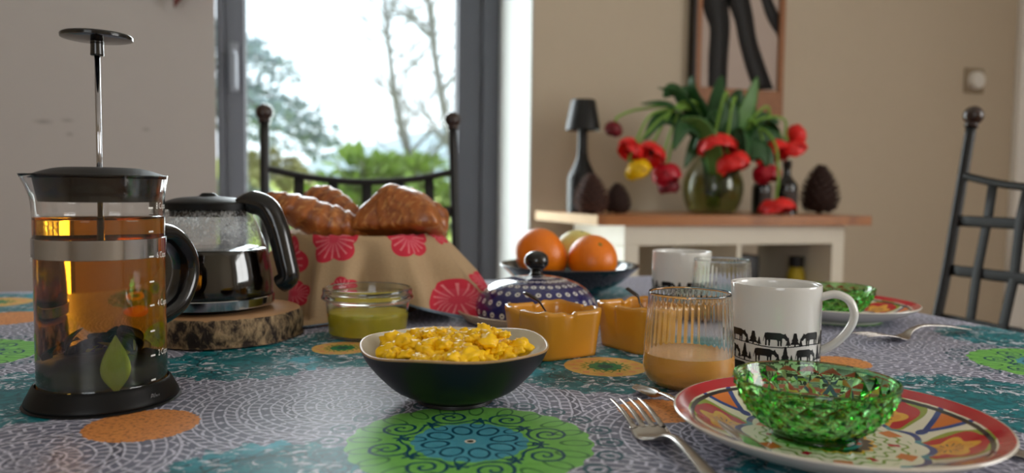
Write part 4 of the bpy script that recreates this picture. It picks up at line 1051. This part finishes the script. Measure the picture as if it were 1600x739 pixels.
# ------------------------------------------------------------------ bowl of scrambled eggs
def twotone(name, outc, inc, rim=(176, 140, 96), z0=.0):
    return plain(name+'_outside', outc, .42, var=.2, coat=.12), plain(name+'_inside', inc, .25, var=.1, scale=40, coat=.4), plain(name+'_rim', rim, .3, var=.2, scale=60)
Mo, Mi, Mr = twotone('stoneware', (17, 17, 20), (206, 202, 186))
EBX, EBY = .1325, .5595
eb = thing('egg_bowl', 'wide stoneware bowl, black outside and cream inside, holding scrambled eggs', 'bowl', (EBX, EBY, T0))
wv_ = lambda a, i, r, z: (r*cos(a)*(1+.012*sin(2*a+.6)*z/.044), r*sin(a)*(1+.012*sin(2*a+.6)*z/.044), z+(.0012*sin(3*a+.5)+.0008*sin(5*a))*max(0, (z-.02)/.024))
bm = BM(); lathe(bm, crom([(0, .0012), (.024, .001), (.0275, .0002), (.0290, .001), (.0292, .004), (.0445, .0105), (.0570, .0220), (.0665, .0345), (.0703, .0430)], 5), 96, f=wv_); obj('outer_glaze', bm, Mo, eb)
bm = BM(); lathe(bm, crom([(.0703, .0430), (.0707, .0440), (.0700, .0447), (.0688, .0444)], 3), 96, f=wv_); obj('rim', bm, Mr, eb)
bm = BM(); lathe(bm, crom([(.0688, .0444), (.064, .0385), (.052, .0270), (.038, .0150), (.024, .0075), (0, .006)], 5), 96, f=wv_); obj('inner_glaze', bm, Mi, eb)
M_egg = plain('scrambled_egg', (255, 198, 6), .42, var=.08, scale=120, bumpy=.15)
rn = random.Random(5); bm = BM()
def lump(c, r):
    q = bmesh.ops.create_icosphere(bm, subdivisions=3, radius=1)['verts']; sd = rn.random()*50; sx, sy, sz = rn.uniform(.8, 1.5), rn.uniform(.8, 1.4), rn.uniform(.6, 1.0); M = Matrix.Rotation(rn.random()*6.3, 3, 'Z') @ Matrix.Rotation(rn.uniform(-.6, .6), 3, 'X')
    for v in q:
        d = v.co.normalized(); k = 1+.55*noise.noise(d*1.6+Vector((sd, 0, 0)))-.42*abs(noise.noise(d*3.2+Vector((0, sd, 0))))+.16*noise.noise(d*8+Vector((0, 0, sd)))
        v.co = M @ Vector((d.x*sx*k*r, d.y*sy*k*r, d.z*sz*k*r))+Vector(c)
for k in range(30):
    a = rn.random()*6.3; q = math.sqrt(rn.random())*.036; lump((q*cos(a), q*sin(a), .0355+.003*(1-q/.036)), .0115)
for k in range(85):
    a = rn.random()*6.3; q = math.sqrt(rn.random())*.053; lump((q*cos(a), q*sin(a), .0400+.0065*(1-(q/.053)**2)+rn.uniform(-.0025, .002)), rn.uniform(.0040, .0088))
for k in range(16):
    a = rn.random()*6.3; q = .03*rn.random()+.004; lump((q*cos(a)+.010*cos(yaw), q*sin(a)-.010*sin(yaw), .0480+rn.uniform(-.001, .0035)), rn.uniform(.0035, .006))
tag(obj('scrambled_eggs', bm, M_egg, None, loc=(EBX, EBY, T0)), 'heap of bright yellow scrambled eggs in the black and cream bowl', 'food', kind='stuff')

# ------------------------------------------------------------------ butter dish
BDX, BDY = .312, .888
M_tray = plain('beige_stoneware', (190, 166, 138), .35, var=.12, scale=80, coat=.2)
bd = thing('butter_dish', 'navy polka-dot domed butter dish with black ball knob on a beige tray', 'butter dish', (BDX, BDY, T0))
bm = BM(); lathe(bm, crom([(0, .003), (.07, .003), (.082, .0005), (.088, .002), (.0955, .0105), (.097, .0125), (.0955, .0135), (.0925, .012), (.086, .0065), (0, .0065)], 4), 84); obj('tray', bm, M_tray, bd)
def dots_mat():
    m, t, p = new_mat('navy_dotted_glaze'); un = t.nodes.new('ShaderNodeUVMap'); un.uv_map = 'flat'; sp = t.nodes.new('ShaderNodeSeparateXYZ'); t.links.new(un.outputs[0], sp.inputs[0])
    u, v = E(t, sp.outputs[0]), E(t, sp.outputs[1])          # u turns, v metres along the profile
    row = (v/.0145).floor(); fy = ((v/.0145).frac()-.5)*.0145
    rad = E(t, sp.outputs[2]) if False else None
    at_ = t.nodes.new('ShaderNodeAttribute'); at_.attribute_name = 'radius'; rr = E(t, at_.outputs['Fac'])
    uu = u*32.0+row.mod(2.0)*.5; fx = (uu.frac()-.5)*(rr*(2*pi/32))
    d = (fx*fx+fy*fy).sqrt()
    n = noise_e(t, un.outputs[0], 40, 3)
    c = cmix(t, n, srgb(14, 12, 72), srgb(26, 22, 104))
    c = cmix(t, d < .0032, c, srgb(226, 222, 214)); c = cmix(t, d < .0014, c, srgb(26, 26, 60))
    t.links.new(c, p.inputs['Base Color']); p.inputs['Roughness'].default_value = .12; p.inputs['Coat Weight'].default_value = .6; p.inputs['Coat Roughness'].default_value = .04; return m
prof = crom([(.0735, .0068), (.0745, .0085), (.0752, .014), (.0735, .024), (.066, .0355), (.052, .0455), (.034, .0515), (.014, .0545), (.0085, .0550)], 6)
bm = BM(); uvl = bm.loops.layers.uv.new('flat'); hl = bm.verts.layers.float.new('radius'); n = 96; acc = 0; rows = []
for i, p_ in enumerate(prof):
    if i: acc += (Vector(p_)-Vector(prof[i-1])).length
    row = []
    for k in range(n+1):
        v = bm.verts.new((p_[0]*cos(2*pi*k/n), p_[0]*sin(2*pi*k/n), p_[1])); v[hl] = p_[0]; row.append((v, k/n, acc))
    rows.append(row)
for A, B in zip(rows[:-1], rows[1:]):
    for k in range(n):
        q = (A[k], A[k+1], B[k+1], B[k]); f = bm.faces.new([x[0] for x in q])
        for l, x in zip(f.loops, q): l[uvl].uv = (x[1], x[2])
obj('dome', bm, dots_mat(), bd)
bm = BM(); lathe(bm, crom([(.0085, .0545), (.0090, .0555), (.0070, .0575), (.0062, .060), (.0085, .0625), (.0135, .0675), (.0150, .0735), (.0128, .0800), (.007, .0842), (0, .0855)], 4), 40); obj('knob', bm, M_bkg, bd)

# ------------------------------------------------------------------ yellow pinched ramekins
M_ochre = plain('ochre_glaze', (218, 150, 44), .2, var=.14, scale=18, coat=.5)
def ramekin_mesh():
    H = .0425; prof = []
    for z in np.linspace(0, 1, 15): prof.append(('o', z))
    for z in np.linspace(1, .12, 13): prof.append(('i', z))
    bm = BM(); n = 128; rings = []
    def rr(a, half, pw):
        c, s_ = abs(cos(a)), abs(sin(a)); return half/((c**pw+s_**pw)**(1/pw))
    for kind, z in prof:
        ring = []
        for k in range(n):
            a = 2*pi*k/n; pw = 7-1.5*z
            half = .0305+.0042*z+(.0012*z*z)
            r = rr(a, half, pw)
            d45 = abs(((a-pi/4+pi/4) % (pi/2))-pi/4)            # 0 at corners
            corner = math.exp(-(d45/.16)**2); fold = math.exp(-((((a-pi/4+pi/4) % (pi/2))-pi/4-.40)/.13)**2); dip = math.exp(-((((a-pi/4+pi/4) % (pi/2))-pi/4-.72)/.25)**2)
            zz = z**3
            r *= 1-.05*zz*dip+.055*zz*fold-.012*corner*z
            h = H*z+(.0016*corner-.0022*dip+.0012*fold)*zz
            th = .0036
            if kind == 'i': r -= th*(1+.3*corner)
            if z > .99: r -= .0006; 
            ring.append(bm.verts.new((r*cos(a), r*sin(a), h+(.0010 if kind == 'i' and z > .99 else 0))))
        rings.append(ring)
    b0 = bm.verts.new((0, 0, .0)); b1 = bm.verts.new((0, 0, .0045))
    for k in range(n):
        bm.faces.new((b0, rings[0][(k+1) % n], rings[0][k])); bm.faces.new((b1, rings[-1][k], rings[-1][(k+1) % n]))
    for A, B in zip(rings[:-1], rings[1:]):
        for k in range(n): bm.faces.new((A[k], A[(k+1) % n], B[(k+1) % n], B[k]))
    return bm
o = obj('ramekin', ramekin_mesh(), M_ochre, None, loc=(.2654, .7052, T0)); o.rotation_euler.z = R(15.2); o.scale = (1.1, 1.1, 1.04)
tag(o, 'ochre square ramekin with pinched rim just behind the egg bowl', 'ramekin', 'ochre ramekins')
o2 = o.copy(); COL.objects.link(o2); o2.location = (.3670, .7085, T0); o2.rotation_euler.z = R(15.2+90)
tag(o2, 'ochre square ramekin seen partly through the nearer tumbler', 'ramekin', 'ochre ramekins')

# ------------------------------------------------------------------ cutlery
def spoon_mesh(bm_, bm_h, L=.13, w=.0125):
    strip(bm_, interp([(0, .0032, .0012, .0, .0012, 0), (.006, .0012, w*.72, .0016, .0012, 0), (.018, .0004, w, .0036, .0012, 0), (.031, .0014, w*.78, .0024, .0013, 0), (.040, .0050, .0035, .0004, .0018, 0)], 4), 10)
    strip(bm_h, interp([(.040, .0050, .0035, .0, .0018, 0), (min(.052, L*.75), .0080, .0030, 0, .0026, 0), (L*.82, .0075, .0052, 0, .0034, 0), (L*.96, .0055, .0066, 0, .0034, 0), (L, .0046, .0046, 0, .0026, 0)], 5), 6)
def spoon(label, loc, rot, mats=(None, None), L=.13, w=.0125, group=None):
    t_ = thing('spoon', label, 'spoon', loc, 0, group); t_.rotation_euler = rot
    a, b = BM(), BM(); spoon_mesh(a, b, L, w); obj('bowl', a, M_flat, t_); obj('handle', b, mats[1] or M_flat, t_); return t_
M_dksteel = plain('dark_spoon_steel', (58, 54, 52), .28, .8, var=.1)
def lean_spoon(label, a, b):
    """a: tip of the bowl low in the ramekin, b: end of the handle in the air"""
    a, b = Vector(a), Vector(b); d = (b-a); L = d.length; y = d.normalized(); x = y.cross(Vector((0, 0, 1))).normalized(); z = x.cross(y)
    t_ = spoon(label, a, (0, 0, 0), (None, M_dksteel), L=L, w=.009)
    t_.matrix_world = Matrix(((x.x, y.x, z.x, a.x), (x.y, y.y, z.y, a.y), (x.z, y.z, z.z, a.z), (0, 0, 0, 1)))
lean_spoon('small dark-handled spoon leaning in the ramekin nearest the egg bowl', (.2840, .7000, T0+.012), (.2330, .7080, T0+.0560))
lean_spoon('small dark-handled spoon leaning in the ramekin behind the nearer tumbler', (.3850, .7020, T0+.012), (.3500, .7240, T0+.0560))

def fork(label, loc, rz, L=.19, group=None):
    t_ = thing('fork', label, 'fork', loc, rz, 'dinner forks')
    bm = BM(); strip(bm, interp([(0.050, .0052, .0124, -.0004, .0018, 0), (.060, .0018, .0128, .0006, .0020, 0), (.068, .0014, .0110, .0008, .0022, 0), (.077, .0050, .0056, .0002, .0026, 0), (.086, .0100, .0038, 0, .0030, 0), (.105, .0128, .0034, 0, .0030, 0), (.14, .0100, .0044, 0, .0028, 0), (L*.95, .0035, .0066, 0, .0024, 0), (L, .0020, .0038, 0, .0020, 0)], 5), 8); obj('handle', bm, M_flat, t_)
    for k in range(4):
        x = (-1.5+k)*.0066; b2 = BM(); strip(b2, interp([(0, .0098, .0007, 0, .0010, x*1.04), (.010, .0100, .0014, 0, .0016, x*1.03), (.030, .0088, .0019, 0, .0018, x), (.052, .0050, .0023, 0, .0018, x*.98)], 4), 4); obj('tine', b2, M_flat, t_)
    return t_
fork('worn steel fork with tines up left of the near painted plate', (.2435, .4975, T0+.0003), R(180)-R(8), .19)
fork('steel fork lying tines-left on the cloth beside the far painted plate', (.5960, .6600, T0+.0003), math.atan2(-(.778-.596), (.690-.660)) , .19)
spoon('steel spoon with its tip poking out under the near painted plate', (.2815, .5540, T0+.0006), (0, 0, R(180)-R(1)), L=.17, w=.0095)
kn = thing('table_knife', 'steel knife poking out from under the right rim of the near plate', 'knife', (.4300, .3700, T0+.0016), math.atan2(-.06, -.022)+R(0))
bm = BM(); strip(bm, interp([(0, 0, .002, 0, .0012, 0), (.02, 0, .008, 0, .0014, 0), (.09, .0005, .009, 0, .0016, 0), (.10, .001, .005, 0, .003, 0)], 4), 6); obj('blade', bm, M_flat, kn)
bm = BM(); strip(bm, interp([(.10, .001, .005, 0, .004, 0), (.12, .002, .0065, 0, .006, 0), (.19, .002, .0085, 0, .006, 0), (.205, .0015, .005, 0, .004, 0)], 4), 6); obj('handle', bm, M_flat, kn)
kn.rotation_euler.z = math.atan2(-.9, .43)-R(90)+R(0)

# ------------------------------------------------------------------ ribbed tumblers with smoothie
M_smooth = plain('orange_smoothie', (250, 184, 84), .3, var=.08, scale=40); M_foam = plain('smoothie_surface', (232, 176, 120), .4, var=.22, scale=220)
M_tumb = glass('tumbler_glass', (253, 255, 254))
M_tumb2 = thin_glass('tumbler_base_glass', (250, 252, 250), .6)
def tumbler(label, loc, fill, mark=False):
    t_ = thing('tumbler', label, 'glass', loc, 0, 'ribbed tumblers'); nr = 44
    out = crom([(0, .0006), (.024, .0006), (.0295, .002), (.0345, .007), (.0368, .0135), (.0372, .02), (.0362, .04), (.0345, .064), (.0337, .0765), (.0332, .0772)], 5)
    inn = crom([(.0331, .0770), (.0338, .064), (.0353, .04), (.0361, .02), (.0357, .0135), (.0330, .0085), (.028, .0045), (0, .0035)], 5); ni = len(out)
    def f(a, i, r, z):
        k = min(1, max(0, (z-.0225)/.006))*min(1, max(0, (.0755-z)/.004))
        g = 1-(.0085*k*(.5+.5*cos(nr*a)) if i < ni else 0)
        return (r*g*cos(a), r*g*sin(a), z)
    bm = BM(); lathe(bm, out+inn, nr*6, f=f); obj('tumbler_glass', bm, M_tumb, t_)
    fr = np.interp(fill, [.0135, .02, .04], [.0359, .0363, .0355])
    bm = BM(); lathe(bm, crom([(0, .0034), (.028, .0044), (.0332, .0085), (.0359, .0135), (.0363, .02), (fr, fill)], 4), 72); obj('smoothie', bm, M_smooth, t_)
    bm = BM(); lathe(bm, [(fr-.0001, fill-.0001), (fr-.0012, fill-.0006), (.02, fill-.0004), (0, fill-.0004)], 72); obj('smoothie_surface', bm, M_foam, t_)
    return t_
tg = tumbler('ribbed glass tumbler with orange smoothie beside the cow-print mug', (.3305, .5570, T0), .0272)
a_ = math.atan2(-.557, -.3305); text_on_cylinder('1 Lo', .0036, .0373, a_+.62, .0115, M_printw, tg)
tumbler('ribbed glass tumbler of smoothie farther back behind the cow-print mug', (.5300, .8200, T0), .0275)

# ------------------------------------------------------------------ mugs
M_mug = plain('white_glaze', (226, 224, 220), .14, var=.02, coat=.4); M_pr = plain('black_print', (16, 16, 17), .35)
MR = .0385; MH = .080
def mug_print_mesh():
    res = .00026; C = 2*pi*MR; ns_, nz = int(C/res), int(.0415/res)
    s_, z_ = np.meshgrid((np.arange(ns_)+.5)*C/ns_, (np.arange(nz)+.5)*res, indexing='ij'); img = np.zeros((ns_, nz), bool)
    def poly(P):
        P = np.array(P); ins = np.zeros_like(img); j = len(P)-1
        x0, x1 = P[:, 0].min(), P[:, 0].max()
        for off in (-C, 0, C):
            if x1+off < 0 or x0+off > C: continue
            Q = P+np.array((off, 0)); c = np.zeros_like(img); j = len(Q)-1
            for i in range(len(Q)):
                xi, yi, xj, yj = *Q[i], *Q[j]
                c ^= ((yi > z_) != (yj > z_)) & (s_ < (xj-xi)*(z_-yi)/((yj-yi) or 1e-12)+xi); j = i
            ins |= c
        np.logical_or(img, ins, out=img)
    def tree(x, z, h):
        poly([(x-h*.05, z), (x+h*.05, z), (x+h*.05, z+h*.2), (x-h*.05, z+h*.2)])
        for a, b, w in ((.14, .5, .30), (.34, .72, .22), (.58, 1.0, .13)): poly([(x-h*w, z+h*a), (x+h*w, z+h*a), (x+h*.04, z+h*b), (x-h*.04, z+h*b)])
    def cow(x, z, w, d):
        B = [(-.42, .38), (-.46, .62), (-.30, .70), (.28, .70), (.44, .66), (.50, .40), (.53, .22), (.505, .2), (.46, .45), (.42, .3), (.41, 0), (.34, 0), (.33, .28), (.27, .3), (.25, 0), (.18, 0), (.16, .32), (-.14, .32), (-.18, .28), (-.2, 0), (-.27, 0), (-.27, .26), (-.32, .28), (-.33, 0), (-.40, 0)]
        Hd = [(-.40, .64), (-.50, .62), (-.58, .68), (-.60, .60), (-.72, .42), (-.70, .30), (-.62, .28), (-.52, .40), (-.42, .42)]
        for Q in (B, Hd): poly([(x+d*a*w, z+b*w) for a, b in Q])
    def line(z0, ph):
        xs = np.linspace(0, C, 97); zz = z0+.0011*np.sin(xs/C*2*pi*7/2*1.0*2/2+ph)
        for a, b, c, d in zip(xs[:-1], xs[1:], zz[:-1], zz[1:]): poly([(a, c-.0004), (b, d-.0004), (b, d+.0004), (a, c+.0004)])
    P7 = C/7
    for row, (z0, off, d) in enumerate(((.0300, .5, 1), (.0158, .27, -1), (.0018, .6, 1))):
        line(z0, row*1.7)
        for k in range(7):
            x = C/2+(k+off-.5)*P7; q = z0+.0002
            cow(x-.0005, q, .0162, d if (k+row) % 3 else -d); tree(x+.0112, q-.0003, .0078); tree(x+.0170, q-.0006, .0146); tree(x+.0222, q-.0002, .0070)
            if k % 2: tree(x+.0262, q, .0042)
    bm = BM(); rr = MR+.00025; mx = int(.002/res)
    for j in range(nz):
        i = 0
        while i < ns_:
            if img[i, j]:
                e = i
                while e < ns_ and img[e, j] and e-i < mx: e += 1
                a, b = 2*pi*i/ns_-pi, 2*pi*e/ns_-pi
                bm.faces.new([bm.verts.new((rr*cos(t), rr*sin(t), z)) for t, z in ((a, j*res), (b, j*res), (b, (j+1)*res), (a, (j+1)*res))]); i = e
            else: i += 1
    for v in bm.verts: v.co.z += .0012
    return bm
def mug(label, loc, face, hang):
    t_ = thing('mug', label, 'mug', loc, 0, 'cow-print mugs')
    bm = BM(); lathe(bm, crom([(0, .001), (MR-.006, .001), (MR-.003, .0003), (MR-.0006, .002), (MR, .005), (MR, .04), (MR, .0775), (MR-.0006, .0796), (MR-.0022, .0800), (MR-.0036, .0788), (MR-.0040, .07), (MR-.0042, .03), (MR-.006, .008), (0, .005)], 4), 88); obj('body', bm, M_mug, t_)
    h = Vector((cos(hang), sin(hang), 0)); z = lambda v: Vector((0, 0, v))
    hp = [h*(MR-.002)+z(.0700), h*(MR+.010)+z(.0735), h*(MR+.021)+z(.0690), h*(MR+.0255)+z(.0570), h*(MR+.0215)+z(.0440), h*(MR+.011)+z(.0310), h*(MR-.002)+z(.0225)]
    bm = BM(); sweep(bm, crom(hp, 8), [(.0036, .0062)]*49, 18, ref=h.cross(Vector((0, 0, 1)))); obj('handle', bm, M_mug, t_)
    return t_
m1 = mug('white mug with black cow and fir-tree print, handle to the right', (.4265, .5740, T0), 0, math.atan2(-sin(yaw), cos(yaw))-.42)
pm = obj('printed_cows', mug_print_mesh(), M_pr, m1, smooth=False); pm['kind'] = 'stuff'
pm.rotation_euler.z = math.atan2(-.574, -.4265)
m2 = mug('white cow-print mug farther back beside the fruit bowl', (.5255, .9090, T0), 0, math.atan2(.909, .5255)+.1)
p2 = share('printed_cows', pm, m2, rot=(0, 0, math.atan2(-.909, -.5255)+.4)); p2['kind'] = 'stuff'

# ------------------------------------------------------------------ painted plates
def plate_mat():
    m, t, p = new_mat('painted_faience'); x, y, z, v = coords(t)
    w = (noise_e(t, v, 55, 2)-.5)*.05
    rr = (x*x+y*y).sqrt()/.098+w*.25; th = y.atan2(x)+w*.35
    n6 = 6.0; sec = 2*pi/n6
    def cell(off, rc):
        a = (th+off).mod(sec)-sec/2; lx, ly = rr*a.cos()-rc, rr*a.sin(); return lx, ly
    cream = srgb(244, 236, 214); red = srgb(196, 26, 34); yel = srgb(240, 178, 58); olive = srgb(150, 162, 56); blue = srgb(34, 68, 140); org = srgb(224, 122, 50); blk = srgb(24, 24, 28); tq = srgb(70, 150, 170)
    fn = noise_e(t, v, 240, 3)
    c = cmix(t, fn*.4, cream, srgb(226, 217, 192))
    # large red-and-yellow blossoms ringed in olive
    lx, ly = cell(.35, .66); d = ((lx/.215)*(lx/.215)+(ly/(lx*.30+.205))*(ly/(lx*.30+.205))).sqrt(); ang = ly.atan2(lx)
    c = cmix(t, d < 1.16+(ang*5.0).sin()*.06, c, olive); c = cmix(t, d < 1.0+(ang*6.0).cos()*.05, c, red)
    c = cmix(t, d < .66+(ang*5.0).cos()*.13, c, yel); c = cmix(t, (d < .5+(ang*5.0).cos()*.1)*fn*.8, c, org)
    c = cmix(t, (((ang*6.0).sin().abs() < .35)*d.band(.15, .38)), c, blk)
    # blue angles with orange wedges between them, by the rim
    lx, ly = cell(.35+pi/6, .80); tri = (lx*.9+ly.abs()*1.0)
    c = cmix(t, (lx > -.10)*(ly.abs() < .065+lx*.55)*(lx < .08), c, org)
    c = cmix(t, ((ly.abs()-.085-lx*.62).abs() < .024)*lx.band(-.16, .09), c, blue)
    c = cmix(t, (((lx+.16)*(lx+.16)+ly*ly).sqrt() < .038), c, blue)
    # scalloped cream centre outlined in blue, green sprigs, orange and red heart
    sc = .52+(th*6.0+.5).sin().abs()*.05
    ring = rr-sc
    c = cmix(t, (ring < .03), c, cmix(t, ((th*6.0+.5).sin().abs() < .5), blue, tq)); c = cmix(t, ring < -.012, c, srgb(246, 241, 222))
    q = (th*18.0).sin(); f = (rr*13.0).frac()
    c = cmix(t, ((q*.5+(f-.5)*1.5).abs() < .26)*rr.band(.24, .48)*(f.band(.15, .85)), c, srgb(130, 160, 62))
    c = cmix(t, (((th*6.0).sin() > .93)*rr.band(.33, .40)), c, srgb(190, 30, 60))
    c = cmix(t, (((th*6.0+3.0).sin() > .72)*rr.band(.40, .50)), c, org)
    c = cmix(t, rr < .235+(th*8.0).sin().abs()*.03, c, yel); c = cmix(t, rr < .215+(th*8.0).sin().abs()*.03, c, blk); c = cmix(t, rr < .18, c, tq); c = cmix(t, rr < .17*((th*5.0).sin()*.25+.8), c, red); c = cmix(t, rr < .06, c, org)
    # rim lines
    c = cmix(t, rr.band(.862, .888), c, blk); c = cmix(t, rr > .90, c, srgb(190, 28, 42)); c = cmix(t, rr > .985, c, srgb(224, 218, 206))
    c = cmix(t, z > .0026, srgb(214, 212, 206), c)
    t.links.new(c, p.inputs['Base Color']); p.inputs['Roughness'].default_value = .13; p.inputs['Coat Weight'].default_value = .4; p.inputs['Coat Roughness'].default_value = .03; return m
M_faience = plate_mat(); M_under = plain('white_glaze_underside', (216, 214, 208), .2, var=.04, coat=.3)
def plate(label, loc, rz):
    t_ = thing('painted_plate', label, 'plate', loc, rz, 'painted plates')
    bm = BM(); lathe(bm, crom([(0, .002), (.048, .002), (.050, .0004), (.053, .0006), (.055, .003), (.075, .0085), (.090, .0160), (.0968, .0208), (.098, .0218)], 4), 120); obj('underside', bm, M_under, t_)
    bm = BM(); lathe(bm, crom([(.098, .0218), (.0975, .0226), (.0958, .0226), (.088, .0186), (.076, .0125), (.062, .0076), (.050, .0056), (0, .0052)], 5), 120); obj('painted_face', bm, M_faience, t_); return t_
plate('large painted plate with red rim and flowers under the near green bowl', (.3360, .3915, T0), R(12))
plate('painted plate with red rim under the far green bowl', (.6905, .8070, T0), R(50))

# ------------------------------------------------------------------ green pressed-glass bowls
M_green = absorbing('green_glass', (.10, .80, .03), 260, (225, 255, 220), 1.5)
def hob_mesh():
    bm = BM(); nA = 20; rings = []
    pr = crom([(.0205, .0), (.0262, .0006), (.0268, .0032), (.0278, .0048)], 2)
    ring = lambda r, z, f=None: [bm.verts.new(((r+(f(k) if f else 0))*cos(2*pi*k/(2*nA)), (r+(f(k) if f else 0))*sin(2*pi*k/(2*nA)), z)) for k in range(2*nA)]
    rings.append([bm.verts.new((0, 0, .0008))])
    for r, z in pr: rings.append(ring(r, z))
    prof = crom([(.0285, .0052), (.0375, .0120), (.0440, .0205), (.0478, .0290), (.0493, .0345)], 4); zz = []
    rows = 5
    for j in range(rows+1):
        u = j/rows*(len(prof)-1); i = min(int(u), len(prof)-2); p_ = prof[i].lerp(prof[i+1], u-i)
        amp = .0019 if j not in (0, rows) else 0
        rings.append(ring(p_[0], p_[1], lambda k, j=j, amp=amp: amp*(.62 if (k+j) % 2 == 0 else -.62)))
    for r, z in ((.0494, .0352), (.0500, .0366), (.0498, .0376), (.0488, .0379)): rings.append(ring(r, z))
    for r, z in crom([(.0478, .0374), (.0465, .0330), (.0445, .0265), (.0400, .0178), (.0320, .0098), (.02, .0062)], 2): rings.append(ring(r, z))
    rings.append([bm.verts.new((0, 0, .0052))])
    for A, B in zip(rings[:-1], rings[1:]):
        n = 2*nA
        for k in range(n):
            k2 = (k+1) % n
            if len(A) == 1: bm.faces.new((A[0], B[k2], B[k]))
            elif len(B) == 1: bm.faces.new((A[k], A[k2], B[0]))
            else:
                f = bm.faces.new((A[k], A[k2], B[k2], B[k]))
    lo = [f for f in bm.faces if len(f.verts) == 4]
    base = 1+len(pr); body = rings[base:base+rows+1]; hit = set(v for r in body for v in r)
    up = set(v for j, r in enumerate(body) for k, v in enumerate(r) if (k+j) % 2 == 0)
    for f in lo:
        if all(v in hit for v in f.verts):
            vs = list(f.verts); e = [math.hypot(v.co.x, v.co.y) for v in vs]
            # split each quad along the valley, so every diamond becomes a four-sided pyramid
            pair = (vs[0], vs[2]) if vs[1] in up or vs[3] in up else (vs[1], vs[3])
            bmesh.utils.face_split(f, pair[0], pair[1])
    return bm
def gbowl(label, loc, first=None):
    bm = hob_mesh() if first is None else None
    if first is None: o = obj('glass_bowl', bm, M_green, None, loc=loc, auto=12)
    else: o = first.copy(); COL.objects.link(o); o.location = loc
    return tag(o, label, 'bowl', 'green glass bowls')
g1 = gbowl('near green pressed-glass bowl with diamond facets on the large painted plate', (.3278, .3990, T0+.0062))
g1.rotation_euler.z = .03
gbowl('far green pressed-glass bowl on the painted plate behind the mug', (.6740, .7935, T0+.0060), g1)

# ------------------------------------------------------------------ fruit bowl
M_fb = plain('dark_teal_glaze', (16, 34, 44), .16, var=.5, scale=14, coat=.5)
FX, FY = .4380, 1.0950
o = obj('fruit_bowl', lathe(BM(), crom([(0, .002), (.04, .002), (.044, .0004), (.048, .002), (.05, .006), (.075, .018), (.097, .036), (.106, .0445), (.1065, .0462), (.1045, .0466), (.094, .040), (.070, .0225), (.045, .011), (0, .0085)], 4), 84), M_fb, None, loc=(FX, FY, T0))
tag(o, 'dark teal glazed fruit bowl with oranges at the back of the table', 'bowl')
M_or = plain('orange_peel', (236, 122, 6), .36, var=.12, scale=12)
def orange_mat():
    m, t, p = new_mat('pitted_orange_peel'); x, y, z, v = coords(t); n = noise_e(t, v, 380, 2); c = noise_e(t, v, 18, 2)
    t.links.new(cmix(t, c, srgb(228, 106, 2), srgb(246, 138, 16)), p.inputs['Base Color']); p.inputs['Roughness'].default_value = .34; bump(t, p, n, .35, .0012); return m
M_or = orange_mat(); M_navel = plain('orange_stem_scar', (120, 110, 40), .7)
def fruit(name, label, cat, loc, r, mat, sc, rot, group=None):
    t_ = thing(name, label, cat, loc, 0, group); t_.rotation_euler = rot
    pr = [(r*sin(pi*i/22), -r*cos(pi*i/22)*(1-.04*(abs(cos(pi*i/22))**8))) for i in range(23)]; pr[0] = (0, pr[0][1]+r*.03); pr[-1] = (0, pr[-1][1]-r*.05)
    bm = BM(); lathe(bm, pr, 40); o = obj('peel', bm, mat, t_); o.scale = sc
    bm = BM(); lathe(bm, [(0, r*.95), (r*.07, r*.945), (r*.09, r*.93), (0, r*.9)], 12); o = obj('stem_scar', bm, M_navel, t_); o.scale = sc
fo = Vector((FX, FY, T0))
def fpos(x, d, z): return tuple(fo+rv*x+dv*d+Vector((0, 0, z)))
fruit('orange', 'larger orange on the left in the fruit bowl', 'fruit', fpos(-.044, -.016, .0610), .0405, M_or, (1.06, 1, .95), (.4, .9, .2), 'oranges in the fruit bowl')
fruit('orange', 'orange on the right in the fruit bowl', 'fruit', fpos(.034, -.020, .0560), .0375, M_or, (1.05, 1, .95), (.3, -.7, 1.2), 'oranges in the fruit bowl')
M_lem = plain('pale_yellow_peel', (222, 206, 120), .4, var=.15, scale=20)
fruit('apple', 'pale yellow green fruit half hidden behind the oranges', 'fruit', fpos(.018, .048, .0640), .036, M_lem, (1, 1, .92), (.2, .1, 0))
